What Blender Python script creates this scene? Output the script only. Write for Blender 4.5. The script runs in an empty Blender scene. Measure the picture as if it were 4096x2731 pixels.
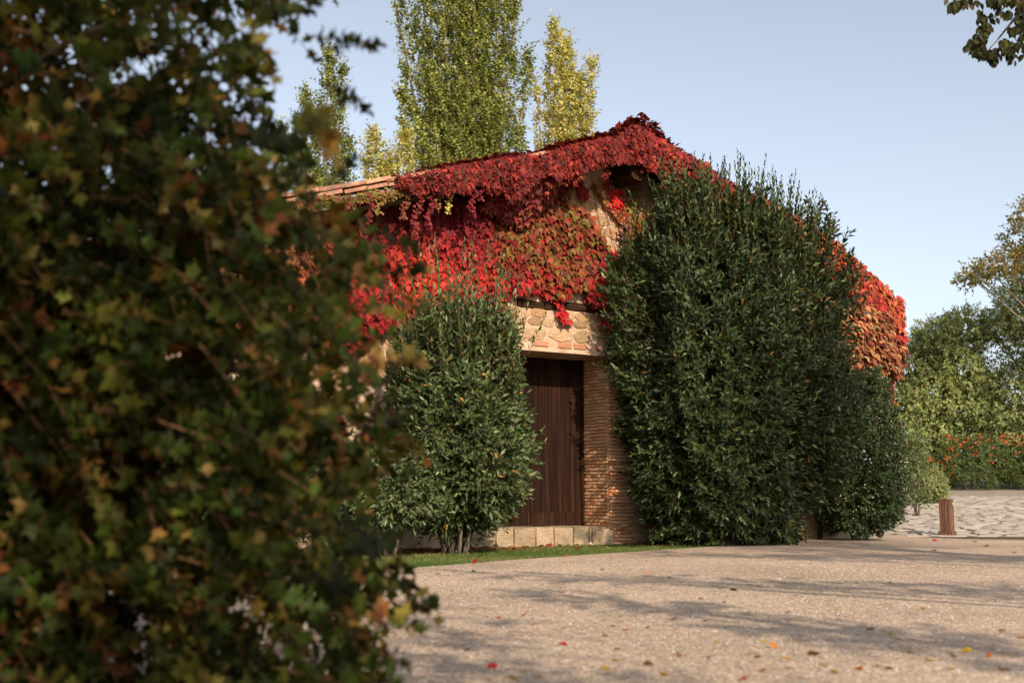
import bpy, math, random
import numpy as np
from mathutils import Matrix, Vector
rng = np.random.default_rng(7); random.seed(7)
SC = bpy.context.scene; COL = SC.collection

# ------------------------------------------------------------ camera, sky, sun
EYE = np.array([0.0, 0.0, 0.85]); PITCH = math.atan(620/4840)
cam = bpy.data.cameras.new('camera'); cam.lens = 42.54; cam.sensor_width = 36
cam.clip_start = 0.1; cam.clip_end = 3000
cam.dof.use_dof = True; cam.dof.focus_distance = 20.5; cam.dof.aperture_fstop = 1.75; cam.dof.aperture_blades = 9
camo = bpy.data.objects.new('camera', cam); COL.objects.link(camo)
camo.location = EYE; camo.rotation_euler = (math.pi/2 + PITCH, 0, 0); SC.camera = camo

SUN_H = np.array([0.342, -0.94]); SUN_EL = math.radians(31)
sun_dir = np.array([SUN_H[0]*math.cos(SUN_EL), SUN_H[1]*math.cos(SUN_EL), math.sin(SUN_EL)])
w = bpy.data.worlds.new('World'); SC.world = w; w.use_nodes = True
wn = w.node_tree.nodes; bg = wn['Background']
sky = wn.new('ShaderNodeTexSky'); sky.sky_type = 'NISHITA'; sky.sun_disc = False
sky.sun_elevation = SUN_EL; sky.sun_rotation = math.atan2(SUN_H[0], SUN_H[1])
sky.air_density = 1.0; sky.dust_density = 2.2; sky.ozone_density = 1.4; sky.altitude = 300
hs = wn.new('ShaderNodeHueSaturation'); hs.inputs['Saturation'].default_value = .54
w.node_tree.links.new(sky.outputs[0], hs.inputs['Color']); w.node_tree.links.new(hs.outputs[0], bg.inputs[0]); bg.inputs[1].default_value = 0.15
sl = bpy.data.lights.new('sun', 'SUN'); sl.energy = 4.5; sl.angle = math.radians(0.55); sl.color = (1.0, 0.84, 0.66)
so = bpy.data.objects.new('sun', sl); COL.objects.link(so)
so.rotation_euler = Vector(sun_dir).to_track_quat('Z', 'Y').to_euler(); so.location = (20, -40, 30)
SC.view_settings.view_transform = 'Standard'; SC.view_settings.look = 'None'
SC.view_settings.exposure = 0.38; SC.view_settings.gamma = 1
SC.render.engine = 'CYCLES'; SC.cycles.use_denoising = True
SC.cycles.max_bounces = 6; SC.cycles.transparent_max_bounces = 4; SC.cycles.caustics_reflective = False; SC.cycles.caustics_refractive = False

# ------------------------------------------------------------ helpers
A = math.atan2(.534, .845); OX = np.array([1.758, 21.831, 0.0])       # the gable wall's line
DX = np.array([math.cos(A), math.sin(A), 0]); DT = np.array([-math.sin(A), math.cos(A), 0])
def HL(s, t, z=0.0): return OX + DX*s + DT*t + np.array([0, 0, z])      # house frame -> world
def gz(y): return 0.056*np.maximum(0, np.minimum(np.asarray(y, float), 70) - 27.0)   # the yard climbs behind
def R2(a): return np.array([[math.cos(a), -math.sin(a), 0], [math.sin(a), math.cos(a), 0], [0, 0, 1]])

def mesh(name, V, F, mat, smooth=False, cols=None):
    me = bpy.data.meshes.new(name)
    V = np.asarray(V, np.float32)
    if isinstance(F, np.ndarray):
        n, k = F.shape
        me.vertices.add(len(V)); me.vertices.foreach_set('co', V.ravel())
        me.loops.add(n*k); me.loops.foreach_set('vertex_index', F.astype(np.int32).ravel())
        me.polygons.add(n); me.polygons.foreach_set('loop_start', np.arange(0, n*k, k, dtype=np.int32))
        me.update(calc_edges=True)
    else:
        me.from_pydata([tuple(v) for v in V], [], F)
    if mat: me.materials.append(mat)
    if cols is not None:
        a = me.color_attributes.new('tint', 'FLOAT_COLOR', 'POINT')
        c = np.ones((len(V), 4), np.float32); c[:, :3] = cols; a.data.foreach_set('color', c.ravel())
    if smooth: me.polygons.foreach_set('use_smooth', [True]*len(me.polygons))
    me.update()
    return me

def link(name, me, parent=None, loc=None, rot=None, kind=None, label=None, scale=None):
    o = bpy.data.objects.new(name, me); COL.objects.link(o)
    if parent: o.parent = parent
    if loc is not None: o.location = [float(x) for x in loc]
    if rot is not None: o.rotation_euler = rot
    if scale is not None: o.scale = scale
    if kind: o['kind'] = kind
    if label: o['label'] = label
    return o

def thing(name, label, cat, loc=(0, 0, 0), rz=0.0, group=None):
    o = link(name, None, loc=loc, rot=(0, 0, rz)); o['label'] = label; o['category'] = cat
    o.empty_display_size = .2
    if group: o['group'] = group
    return o
def tag(o, label, cat, group=None):
    o['label'] = label; o['category'] = cat
    if group: o['group'] = group

class MB:
    def __init__(s): s.v = []; s.f = []
    def add(s, V, F):
        k = len(s.v); s.v += [tuple(map(float, v)) for v in V]; s.f += [tuple(i+k for i in f) for f in F]; return s
    def box(s, a, b):
        x0, y0, z0 = a; x1, y1, z1 = b
        return s.add([(x0,y0,z0),(x1,y0,z0),(x1,y1,z0),(x0,y1,z0),(x0,y0,z1),(x1,y0,z1),(x1,y1,z1),(x0,y1,z1)],
                     [(0,3,2,1),(4,5,6,7),(0,1,5,4),(1,2,6,5),(2,3,7,6),(3,0,4,7)])
    def prism(s, poly, t0, t1):                     # polygon in (x,z), extruded along y
        n = len(poly)
        return s.add([(x, t0, z) for x, z in poly] + [(x, t1, z) for x, z in poly],
                     [tuple(range(n)), tuple(range(2*n-1, n-1, -1))] + [((i+1) % n, i, n+i, n+(i+1) % n) for i in range(n)])
    def tube(s, pts, rad, seg=6):
        P = np.asarray(pts, float); n = len(P); rad = np.broadcast_to(rad, (n,)); V = []; F = []
        for i in range(n):
            t = P[min(i+1, n-1)] - P[max(i-1, 0)]; t /= np.linalg.norm(t) + 1e-9
            u = np.cross(t, [0.31, 0.95, 0.05]); u /= np.linalg.norm(u) + 1e-9; v = np.cross(t, u)
            for k in range(seg):
                a = 2*math.pi*k/seg; V.append(P[i] + rad[i]*(math.cos(a)*u + math.sin(a)*v))
        for i in range(n-1):
            for k in range(seg):
                F.append((i*seg+k, i*seg+(k+1) % seg, (i+1)*seg+(k+1) % seg, (i+1)*seg+k))
        F.append(tuple(range(seg))[::-1]); F.append(tuple((n-1)*seg+k for k in range(seg)))
        return s.add(V, F)
    def make(s, name, mat, smooth=False): return mesh(name, s.v, s.f, mat, smooth)
    def obj(s, name, mat, parent=None, smooth=False, **k): return link(name, s.make(name, mat, smooth), parent, **k)

def curve(p0, p1, sag=(0, 0, 0), n=6):
    p0, p1, sag = map(lambda q: np.asarray(q, float), (p0, p1, sag))
    return [p0*(1-t) + p1*t + sag*4*t*(1-t) for t in np.linspace(0, 1, n)]

def norm(v): return v/(np.linalg.norm(v, axis=-1, keepdims=True) + 1e-9)
_ph = np.random.default_rng(3).uniform(0, 6.28, (12, 4)); _dr = norm(np.random.default_rng(4).normal(size=(12, 3)))
def nz(P, f=1.0, k=0):                                 # smooth 3-D noise about -1..1
    P = np.asarray(P, float)*f; s = 0
    for i in range(6):
        j = (i+k) % 12; s = s + np.sin(P @ (_dr[j]*(1+.45*i)) + _ph[j, (k+i) % 4])
    return s/3.2

# ------------------------------------------------------------ materials
def nm(name):
    m = bpy.data.materials.new(name); m.use_nodes = True; nt = m.node_tree
    return m, nt, nt.nodes, nt.links, nt.nodes['Principled BSDF']
def ramp(N, stops, interp='LINEAR'):
    r = N.new('ShaderNodeValToRGB'); r.color_ramp.interpolation = interp
    e = r.color_ramp.elements
    while len(e) < len(stops): e.new(.5)
    for i, (p, c) in enumerate(stops): e[i].position = p; e[i].color = (*c, 1)
    return r
def leafmat(name, trans=.3, rough=.5, spec=.35, var=.0):
    m, nt, N, L, b = nm(name)
    a = N.new('ShaderNodeAttribute'); a.attribute_name = 'tint'
    geo = N.new('ShaderNodeNewGeometry')
    no = N.new('ShaderNodeTexNoise'); no.inputs['Scale'].default_value = 45; no.inputs['Detail'].default_value = 2
    L.new(geo.outputs['Position'], no.inputs['Vector'])
    mr = N.new('ShaderNodeMapRange'); mr.inputs['From Min'].default_value = .3; mr.inputs['From Max'].default_value = .7
    mr.inputs['To Min'].default_value = .78; mr.inputs['To Max'].default_value = 1.2; L.new(no.outputs[0], mr.inputs[0])
    mx = N.new('ShaderNodeVectorMath'); mx.operation = 'SCALE'; L.new(a.outputs['Color'], mx.inputs[0]); L.new(mr.outputs[0], mx.inputs['Scale'])
    L.new(mx.outputs[0], b.inputs['Base Color']); b.inputs['Roughness'].default_value = rough
    b.inputs['Specular IOR Level'].default_value = spec
    t = N.new('ShaderNodeBsdfTranslucent'); sc2 = N.new('ShaderNodeVectorMath'); sc2.operation = 'MULTIPLY'
    sc2.inputs[1].default_value = (1.35, 1.25, .6); L.new(mx.outputs[0], sc2.inputs[0]); L.new(sc2.outputs[0], t.inputs[0])
    ms = N.new('ShaderNodeMixShader'); ms.inputs[0].default_value = trans
    L.new(b.outputs[0], ms.inputs[1]); L.new(t.outputs[0], ms.inputs[2]); L.new(ms.outputs[0], N['Material Output'].inputs[0])
    return m
def surf(name, stops, scale=4, detail=6, rough=.85, bump=.3, bscale=30, bdist=.01, stretch=(1, 1, 1), spec=.25, rnd=0.0, stain=None, dist=0.0, rstops=None):
    """mottled surface; rnd: per-object colour shift; stain: (colour, scale, threshold)"""
    m, nt, N, L, b = nm(name)
    tc = N.new('ShaderNodeTexCoord'); oi = N.new('ShaderNodeObjectInfo')
    ad = N.new('ShaderNodeVectorMath'); ad.operation = 'ADD'
    ml = N.new('ShaderNodeMath'); ml.operation = 'MULTIPLY'; ml.inputs[1].default_value = 37.0 if (rnd or rstops) else 0
    L.new(oi.outputs['Random'], ml.inputs[0]); L.new(tc.outputs['Object'], ad.inputs[0]); L.new(ml.outputs[0], ad.inputs[1])
    mp = N.new('ShaderNodeMapping'); mp.inputs['Scale'].default_value = stretch; L.new(ad.outputs[0], mp.inputs[0])
    no = N.new('ShaderNodeTexNoise'); no.inputs['Scale'].default_value = scale; no.inputs['Detail'].default_value = detail
    no.inputs['Roughness'].default_value = .54; no.inputs['Distortion'].default_value = dist; L.new(mp.outputs[0], no.inputs['Vector'])
    r = ramp(N, stops); L.new(no.outputs[0], r.inputs[0]); c = r.outputs[0]
    if rstops:
        r2 = ramp(N, rstops); L.new(oi.outputs['Random'], r2.inputs[0])
        mx = N.new('ShaderNodeMix'); mx.data_type = 'RGBA'; mx.blend_type = 'MULTIPLY'; mx.inputs[0].default_value = 1
        L.new(c, mx.inputs['A']); L.new(r2.outputs[0], mx.inputs['B']); c = mx.outputs['Result']
    elif rnd:
        mr = N.new('ShaderNodeMapRange'); mr.inputs['To Min'].default_value = 1-rnd; mr.inputs['To Max'].default_value = 1+rnd
        L.new(oi.outputs['Random'], mr.inputs[0]); vs = N.new('ShaderNodeVectorMath'); vs.operation = 'SCALE'
        L.new(c, vs.inputs[0]); L.new(mr.outputs[0], vs.inputs['Scale']); c = vs.outputs[0]
    if stain:
        n2 = N.new('ShaderNodeTexNoise'); n2.inputs['Scale'].default_value = stain[1]; n2.inputs['Detail'].default_value = 5
        L.new(ad.outputs[0], n2.inputs['Vector']); r3 = ramp(N, [(stain[2], (0, 0, 0)), (stain[2]+.14, (1, 1, 1))]); L.new(n2.outputs[0], r3.inputs[0])
        mx = N.new('ShaderNodeMix'); mx.data_type = 'RGBA'; L.new(r3.outputs[0], mx.inputs[0]); L.new(c, mx.inputs['A'])
        mx.inputs['B'].default_value = (*stain[0], 1); c = mx.outputs['Result']
    L.new(c, b.inputs['Base Color']); b.inputs['Roughness'].default_value = rough; b.inputs['Specular IOR Level'].default_value = spec
    n3 = N.new('ShaderNodeTexNoise'); n3.inputs['Scale'].default_value = bscale; n3.inputs['Detail'].default_value = 6
    L.new(mp.outputs[0], n3.inputs['Vector']); bp = N.new('ShaderNodeBump'); bp.inputs['Strength'].default_value = bump; bp.inputs['Distance'].default_value = bdist
    L.new(n3.outputs[0], bp.inputs['Height']); L.new(bp.outputs[0], b.inputs['Normal'])
    return m

M = {}
M['leaf'] = leafmat('glossy_leaf', .16, .42, .3)
M['thin'] = leafmat('thin_leaf', .36, .55, .18)
M['ivy'] = leafmat('creeper_leaf', .2, .55, .14)
M['grass'] = leafmat('grass_blade', .3, .6, .2)
M['bark'] = surf('bark', [(.3, (.07, .05, .035)), (.7, (.2, .155, .11))], 9, bump=.7, bscale=25, bdist=.02, stretch=(1, 1, .25), stain=((.24, .22, .17), 5, .56))
M['palebark'] = surf('pale_bark', [(.3, (.2, .16, .11)), (.7, (.36, .3, .22))], 6, bump=.5, bscale=14, stretch=(1, 1, .3))
M['twig'] = surf('twig_bark', [(.3, (.12, .055, .025)), (.7, (.25, .13, .06))], 20)
M['plaster'] = surf('mortar', [(.25, (.32, .195, .115)), (.5, (.49, .335, .225)), (.78, (.64, .49, .37))], 3.2, 8, bump=1.0, bscale=16, bdist=.03, stain=((.3, .2, .12), 1.3, .6))
M['stone'] = surf('sandstone', [(.25, (.33, .225, .145)), (.5, (.48, .35, .24)), (.8, (.6, .465, .34))], 5, 8, bump=.9, bscale=9, bdist=.035, stretch=(1, 1, 1.8),
                  rstops=[(0, (.8, .62, .42)), (.2, (1.1, .9, .7)), (.45, (.72, .66, .5)), (.7, (1.15, 1.05, .9)), (.88, (.95, .72, .5)), (1, (.7, .6, .48))], stain=((.23, .18, .12), 3.2, .63))
M['brick'] = surf('handmade_brick', [(.25, (.48, .28, .16)), (.5, (.7, .45, .27)), (.8, (.82, .6, .4))], 11, 6, bump=.5, bscale=38, bdist=.012,
                  rstops=[(0, (1.0, .92, .85)), (.25, (.85, .72, .6)), (.5, (1.1, 1.05, 1.0)), (.66, (.95, .66, .5)), (.76, (1.1, 1.05, 1.0)), (.93, (.85, .5, .36)), (1, (1.0, .95, .9))], stain=((.5, .4, .3), 9, .62))
M['redbrick'] = surf('orange_brick', [(.3, (.36, .15, .075)), (.6, (.46, .23, .13)), (.8, (.55, .38, .25))], 12, bump=.6, bscale=40, rnd=.15)
M['tile'] = surf('terracotta', [(.25, (.2, .09, .055)), (.5, (.42, .2, .12)), (.8, (.55, .3, .19))], 5, 8, bump=.5, bscale=40, bdist=.006, rnd=.25, stain=((.13, .105, .085), 11, .53))
M['oldwood'] = surf('old_dark_wood', [(.3, (.018, .01, .007)), (.6, (.05, .025, .014)), (.85, (.09, .048, .026))], 5, 8, .9, bump=.9, bscale=22, bdist=.02, stretch=(.22, 3, 4), spec=.05)
M['greywood'] = surf('weathered_board', [(.3, (.1, .095, .085)), (.7, (.27, .26, .24))], 5, 8, bump=.5, bscale=20, stretch=(.2, 3, 4))
M['door'] = surf('door_plank', [(.25, (.007, .003, .002)), (.5, (.022, .009, .005)), (.8, (.07, .03, .016))], 4.5, 9, .62, bump=.55, bscale=14, bdist=.008, stretch=(5, 3, .16), rnd=.22, spec=.1)
M['threshold'] = surf('threshold_stone', [(.25, (.27, .185, .11)), (.5, (.39, .285, .18)), (.8, (.5, .4, .285))], 3.5, 8, bump=1.0, bscale=24, bdist=.03, rnd=.12, stain=((.17, .145, .09), 2.4, .52))
M['paver'] = surf('flagstone', [(.25, (.26, .22, .18)), (.55, (.38, .33, .28)), (.8, (.47, .42, .36))], 2.6, 8, bump=.8, bscale=12, bdist=.03, rnd=.14, stain=((.3, .23, .17), 1.6, .6))
M['soil'] = surf('soil', [(.3, (.05, .032, .02)), (.55, (.11, .075, .045)), (.8, (.19, .13, .08))], 7, 9, .95, bump=.9, bscale=40, bdist=.03)
M['joint'] = surf('paving_joint', [(.3, (.22, .18, .14)), (.7, (.34, .285, .23))], 8, 9, .95, bump=.9, bscale=30, bdist=.03)
M['lawn'] = surf('turf', [(.3, (.035, .055, .012)), (.6, (.08, .115, .03)), (.8, (.17, .15, .06))], 5, 9, .95, bump=.9, bscale=60, bdist=.03)
M['postwood'] = surf('bollard_wood', [(.25, (.055, .025, .016)), (.55, (.13, .06, .035)), (.85, (.32, .2, .12))], 5, 8, .75, bump=.7, bscale=16, bdist=.012, stretch=(5, 5, .3), stain=((.4, .22, .12), 14, .64))
M['metal'] = surf('dark_iron', [(.3, (.035, .033, .03)), (.7, (.09, .085, .08))], 12, rough=.55, bump=.2, spec=.5, stain=((.16, .12, .09), 30, .6))
M['steel'] = surf('bare_steel', [(.3, (.25, .25, .26)), (.7, (.5, .5, .52))], 12, rough=.4, bump=.1, spec=.6)
M['glass'] = surf('frosted_glass', [(.3, (.17, .15, .125)), (.7, (.27, .245, .21))], 20, rough=.3, bump=.1, spec=.5)
M['cable'] = surf('black_cable', [(.3, (.012, .012, .012)), (.7, (.03, .03, .03))], 10, rough=.5)
M['white'] = surf('white_paint', [(.3, (.62, .62, .62)), (.7, (.8, .8, .8))], 5)
def gravel_mat(name, shade=1.0):
    m, nt, N, L, b = nm(name)
    g = N.new('ShaderNodeNewGeometry')
    v = N.new('ShaderNodeTexVoronoi'); v.inputs['Scale'].default_value = 82; L.new(g.outputs['Position'], v.inputs['Vector'])
    v2 = N.new('ShaderNodeTexVoronoi'); v2.inputs['Scale'].default_value = 27; L.new(g.outputs['Position'], v2.inputs['Vector'])
    n = N.new('ShaderNodeTexNoise'); n.inputs['Scale'].default_value = .55; n.inputs['Detail'].default_value = 6; L.new(g.outputs['Position'], n.inputs['Vector'])
    s = N.new('ShaderNodeSeparateColor'); L.new(v.outputs['Color'], s.inputs[0])
    r = ramp(N, [(0, (.3, .225, .165)), (.3, (.45, .355, .275)), (.6, (.56, .455, .365)), (.85, (.67, .565, .465)), (1, (.77, .68, .58))]); L.new(s.outputs[0], r.inputs[0])
    r2 = ramp(N, [(.3, (.8, .73, .66)), (.65, (1.1, 1.02, .94))]); L.new(n.outputs[0], r2.inputs[0])
    mx = N.new('ShaderNodeMix'); mx.data_type = 'RGBA'; mx.blend_type = 'MULTIPLY'; mx.inputs[0].default_value = 1
    L.new(r.outputs[0], mx.inputs['A']); L.new(r2.outputs[0], mx.inputs['B'])
    s2 = N.new('ShaderNodeSeparateColor'); L.new(v2.outputs['Color'], s2.inputs[0])
    r3 = ramp(N, [(0, (.72, .7, .68)), (.5, (1, 1, 1)), (1, (1.12, 1.1, 1.06))]); L.new(s2.outputs[1], r3.inputs[0])
    m2 = N.new('ShaderNodeMix'); m2.data_type = 'RGBA'; m2.blend_type = 'MULTIPLY'; m2.inputs[0].default_value = 1
    L.new(mx.outputs['Result'], m2.inputs['A']); L.new(r3.outputs[0], m2.inputs['B'])
    L.new(m2.outputs['Result'], b.inputs['Base Color']); b.inputs['Roughness'].default_value = .85; b.inputs['Specular IOR Level'].default_value = .2
    bp = N.new('ShaderNodeBump'); bp.inputs['Strength'].default_value = 1; bp.inputs['Distance'].default_value = .012; bp.invert = True
    L.new(v.outputs['Distance'], bp.inputs['Height']); L.new(bp.outputs[0], b.inputs['Normal'])
    return m
M['gravel'] = gravel_mat('gravel')

# ------------------------------------------------------------ leaf shapes (unit length along y, normal +z)
def T_lance(wd=.17):
    V = [(0,0,0), (-wd,.45,.05), (0,.42,-.03), (wd,.45,.05), (0,1,-.07)]
    return np.array(V), np.array([(0,2,1),(0,3,2),(1,2,4),(2,3,4)])
def T_oval(wd=.27):
    V = [(0,0,0), (-wd*.8,.28,.05), (0,.3,-.02), (wd*.8,.28,.05), (-wd*.85,.6,.03), (wd*.85,.6,.03), (0,1,-.12)]
    return np.array(V), np.array([(0,2,1),(0,3,2),(1,2,4),(2,3,5),(2,6,4),(2,5,6)])
def T_dia(wd=.38):
    V = [(0,0,0), (-wd,.42,.06), (wd,.42,.06), (0,1,-.1)]
    return np.array(V), np.array([(0,3,1),(0,2,3)])
def fan(out, c):
    V = [c] + out; n = len(out)
    return np.array(V, float), np.array([(0, i+1, (i+1) % n+1) for i in range(n)])
T_IVY = fan([(0,0,0), (.3,-.06,-.05), (.6,.38,-.12), (.3,.46,.02), (0,1,-.14), (-.3,.46,.02), (-.6,.38,-.12), (-.3,-.06,-.05)], (0, .3, .07))
T_MAPLE = fan([(0,0,0), (.34,-.02,-.05), (.26,.2,0), (.62,.5,-.1), (.26,.56,.01), (0,1,-.14), (-.26,.56,.01), (-.62,.5,-.1), (-.26,.2,0), (-.34,-.02,-.05)], (0, .34, .06))
T_BAY = T_lance(.19); T_WIDE = T_oval(); T_POP = T_dia(.42); T_SMALL = T_dia(.3)

def frames(D, Nn):
    D = norm(D); X = norm(np.cross(D, Nn)); Z = np.cross(X, D)
    return np.stack([X, D, Z], axis=2)      # columns
class Leaves:
    def __init__(s): s.P = []; s.D = []; s.N = []; s.S = []; s.C = []
    def add(s, P, D, Nn, S, C):
        n = len(P); s.P.append(P); s.D.append(np.broadcast_to(D, (n, 3))); s.N.append(np.broadcast_to(Nn, (n, 3)))
        s.S.append(np.broadcast_to(S, (n,))); s.C.append(np.broadcast_to(C, (n, 3)))
    def cat(s):
        return [np.concatenate(a) for a in (s.P, s.D, s.N, s.S, s.C)]
    def build(s, root, tpl, mat, name='foliage', single=0, leafname='leaf'):
        P, D, Nn, S, C = s.cat(); TV, TF = tpl; Fr = frames(D, Nn)
        keep = np.ones(len(P), bool)
        if single:
            Rw = R2(root.rotation_euler[2]); Wp = P @ Rw.T + np.array(root.location)
            q = Wp - EYE; c_, s_ = math.cos(PITCH), math.sin(PITCH)
            f = q[:, 1]*c_ + q[:, 2]*s_; u = -q[:, 1]*s_ + q[:, 2]*c_
            px = 2048 + 4840*q[:, 0]/f; py = 1365 - 4840*u/f
            inv = (px > 20) & (px < 4070) & (py > 20) & (py < 2710) & (f > 0)
            sz = S*4840/np.maximum(f, .1)*(.35+.65*np.abs((norm(np.einsum('ij,kj->ik', Nn, Rw))*norm(q)).sum(1)))
            if single > 0 and isinstance(mat_bias.get(root.name), tuple): pass
            sc = np.where(inv, sz - 6*np.linalg.norm(q, axis=1)*2.0, -1e9)
            idx = np.argsort(-sc)[:single*3]; idx = idx[sc[idx] > -1e8]
            idx = np.random.default_rng(1).permutation(idx)[:single]
            keep[idx] = False
            reps = C[np.random.default_rng(2).choice(idx, min(9, len(idx)), replace=False)]
            mes = [mesh(leafname, TV, TF, mat, cols=np.tile(r, (len(TV), 1))) for r in reps]
            for i in idx:
                me = mes[int(np.argmin(((reps - C[i])**2).sum(1)))]
                o = bpy.data.objects.new(leafname, me); COL.objects.link(o); o.parent = root
                m4 = np.eye(4); m4[:3, :3] = Fr[i]*S[i]; m4[:3, 3] = P[i]; o.matrix_local = Matrix(m4.tolist())
        P, Fr, S, C = P[keep], Fr[keep], S[keep], C[keep]
        k = len(TV); rs = np.random.default_rng(5)
        V = np.einsum('nij,kj->nki', Fr, TV)*S[:, None, None] + P[:, None, :]
        F = (TF[None] + (np.arange(len(P))*k)[:, None, None]).reshape(-1, 3)
        me = mesh(name, V.reshape(-1, 3), F, mat, cols=np.repeat(C, k, axis=0))
        return link(name, me, root, kind='stuff')
mat_bias = {}

def palette(n, cols, wts, var=.18, r=rng):
    c = np.array(cols, float)[r.choice(len(cols), n, p=np.array(wts)/sum(wts))]
    return np.clip(c*(1 + r.normal(0, var, (n, 1)))*(1 + r.normal(0, .06, (n, 3))), .003, .9)

def shoots(LV, P, D, length, m, leaf, colf, tw=None, a0=75, a1=25, t0=.12, droop=0.0):
    """leafy shoots: N bases P, directions D; m leaves spiral along each"""
    n = len(P); D = norm(D); length = np.broadcast_to(length, (n,))
    u = norm(np.cross(D, norm(rng.normal(size=(n, 3))))); v = np.cross(D, u)
    ph = rng.uniform(0, 6.28, n)
    for j in range(m):
        t = t0 + (1-t0)*j/max(1, m-1)
        a = np.radians(a0 + (a1-a0)*t + rng.normal(0, 9, n)); th = ph + j*2.4
        rad = u*np.cos(th)[:, None] + v*np.sin(th)[:, None]
        pos = P + D*(length*t)[:, None] + np.array([0, 0, -1.])*(droop*t*t*length)[:, None]
        ld = norm(D*np.cos(a)[:, None] + rad*np.sin(a)[:, None])
        ld[:, 2] -= droop*.6; ld = norm(ld)
        nn = norm(D - ld*(D*ld).sum(1)[:, None] + rng.normal(0, .16, (n, 3)))
        s = leaf*rng.uniform(.7, 1.15, n)*(1 - .3*t**4)
        LV.add(pos, ld, nn, s, colf(pos, n, t))
    if tw is not None:
        e = P + D*length[:, None]; e[:, 2] -= droop*length
        k = len(tw['v']); a = .0035
        V = np.stack([P+u*a, P-u*a*.5+v*a*.87, P-u*a*.5-v*a*.87, e+u*a*.5, e-u*a*.25+v*a*.4, e-u*a*.25-v*a*.4], 1)
        tw['v'].append(V)
def twig_obj(tw, root, name='twigs', mat=None):
    V = np.concatenate(tw['v']); n = len(V)
    F = np.array([(0,1,4),(0,4,3),(1,2,5),(1,5,4),(2,0,3),(2,3,5)])
    F = (F[None] + (np.arange(n)*6)[:, None, None]).reshape(-1, 3)
    return link(name, mesh(name, V.reshape(-1, 3), F, mat or M['twig']), root, kind='stuff')

def sphere_dirs(n, zmin=-.35):
    z = rng.uniform(zmin, 1, n); a = rng.uniform(0, 2*math.pi, n); r = np.sqrt(1-z*z)
    return np.stack([r*np.cos(a), r*np.sin(a), z], 1)

def bush(name, label, cat, loc, rz, rx, ry, h, zc, nsh, m, leaf, cols, wts, tpl, mat, single=0, length=(.22, .4), up=.55, spikes=0, spike_h=.8,
         group=None, lump=.13, stems=7, stem_h=.9, power=2.5, inner=.3, spike_box=None, stem_r=.025, var=.2, narrow=0.0, clear=.12):
    root = thing(name, label, cat, loc, rz, group); LV = Leaves(); tw = {'v': []}
    colf = lambda p, n, t: palette(n, cols, wts, var)
    u = sphere_dirs(nsh, -.92)
    q = (np.abs(u[:, 0])**power + np.abs(u[:, 1])**power + np.abs(u[:, 2])**power)**(-1/power)
    r = (1 + lump*nz(u*3.1+np.array(loc), 1, 2) + lump*.6*nz(u*8+np.array(loc), 1, 5))*q
    dep = np.where(rng.random(nsh) < inner, rng.uniform(.55, .85, nsh), rng.uniform(.84, 1.0, nsh))
    hz = h - zc
    B = u*(r*dep)[:, None]*np.array([rx, ry, 1.0]); B[:, 2] = np.where(u[:, 2] > 0, B[:, 2]*hz, B[:, 2]*(zc-clear)) + zc
    low = np.clip((zc - B[:, 2])/zc, 0, 1); B[:, :2] *= (1 - narrow*low**2)[:, None]
    upl = (up*(.18 + .82*np.clip(B[:, 2]/h, 0, 1)**2.5))[:, None]
    D = norm(u/np.array([rx, ry, hz])*1.2)*(1-upl) + np.array([0, 0, 1])*upl + rng.normal(0, .28, (nsh, 3))
    ln = rng.uniform(length[0], length[1], nsh)
    shoots(LV, B - norm(D)*ln[:, None]*.5, D, ln, m, leaf, colf, tw)
    if spikes:
        a = rng.uniform(0, 6.28, spikes); rr = np.sqrt(rng.random(spikes))*.92
        x = rr*np.cos(a)*rx; y = rr*np.sin(a)*ry
        if spike_box: x = rng.uniform(spike_box[0], spike_box[1], spikes)
        zt = zc + hz*(1 - np.clip((x/rx)**2 + (y/ry)**2, 0, 1)**(power/2))**(1/power)*.93
        P = np.stack([x, y, zt-.15], 1); sl_ = rng.uniform(.25, 1, spikes)**1.5*spike_h + .15
        D = np.stack([x/rx*.22, y/ry*.12, np.ones(spikes)], 1) + rng.normal(0, .09, (spikes, 3))
        shoots(LV, P, D, sl_, int(m*2), leaf*.82, colf, tw, 50, 14)
    LV.build(root, tpl, mat, single=single); twig_obj(tw, root)
    for i in range(stems):
        a = 2*math.pi*i/stems + rng.uniform(-.3, .3); r0 = .16 + .1*rng.random()
        p0 = (r0*math.cos(a)*rx*.6, r0*math.sin(a)*ry*.6, -.05); p1 = (rx*.5*math.cos(a), ry*.5*math.sin(a), stem_h*1.5)
        MB().tube(curve(p0, p1, (0, 0, -.1), 7), np.linspace(stem_r*rng.uniform(.7, 1.3), stem_r*.5, 7), 7).obj('stem', M['bark'], root, True)
    return root

# ------------------------------------------------------------ ground
def ground_from_px(px, py):
    x = (px-2048)/4840; y = -(py-1365.5)/4840; c, s = math.cos(PITCH), math.sin(PITCH)
    r = np.array([x, c-y*s, s+y*c]); k = -EYE[2]/r[2]
    return (float(r[0]*k), float(r[1]*k))
ys = [-200, -30, 0, 20, 27, 30, 34, 38, 42, 46, 50, 55, 60, 65, 70, 120, 400, 1500]
xs = [-1500, -60, -20, -8, 0, 8, 16, 24, 40, 80, 1500]
V = [(x, y, float(gz(y))) for y in ys for x in xs]; nx = len(xs)
F = [(j*nx+i, j*nx+i+1, (j+1)*nx+i+1, (j+1)*nx+i) for j in range(len(ys)-1) for i in range(nx-1)]
link('ground', mesh('ground', V, F, M['soil']), kind='structure')
edge = [(-30.0, 9.0), (-12.0, 12.2), (-6.0, 13.9)] + [ground_from_px(*p) for p in [(1400, 2286), (1620, 2275), (2000, 2244), (2450, 2212), (2800, 2190), (3100, 2168), (3400, 2138), (3560, 2128)]]
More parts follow.
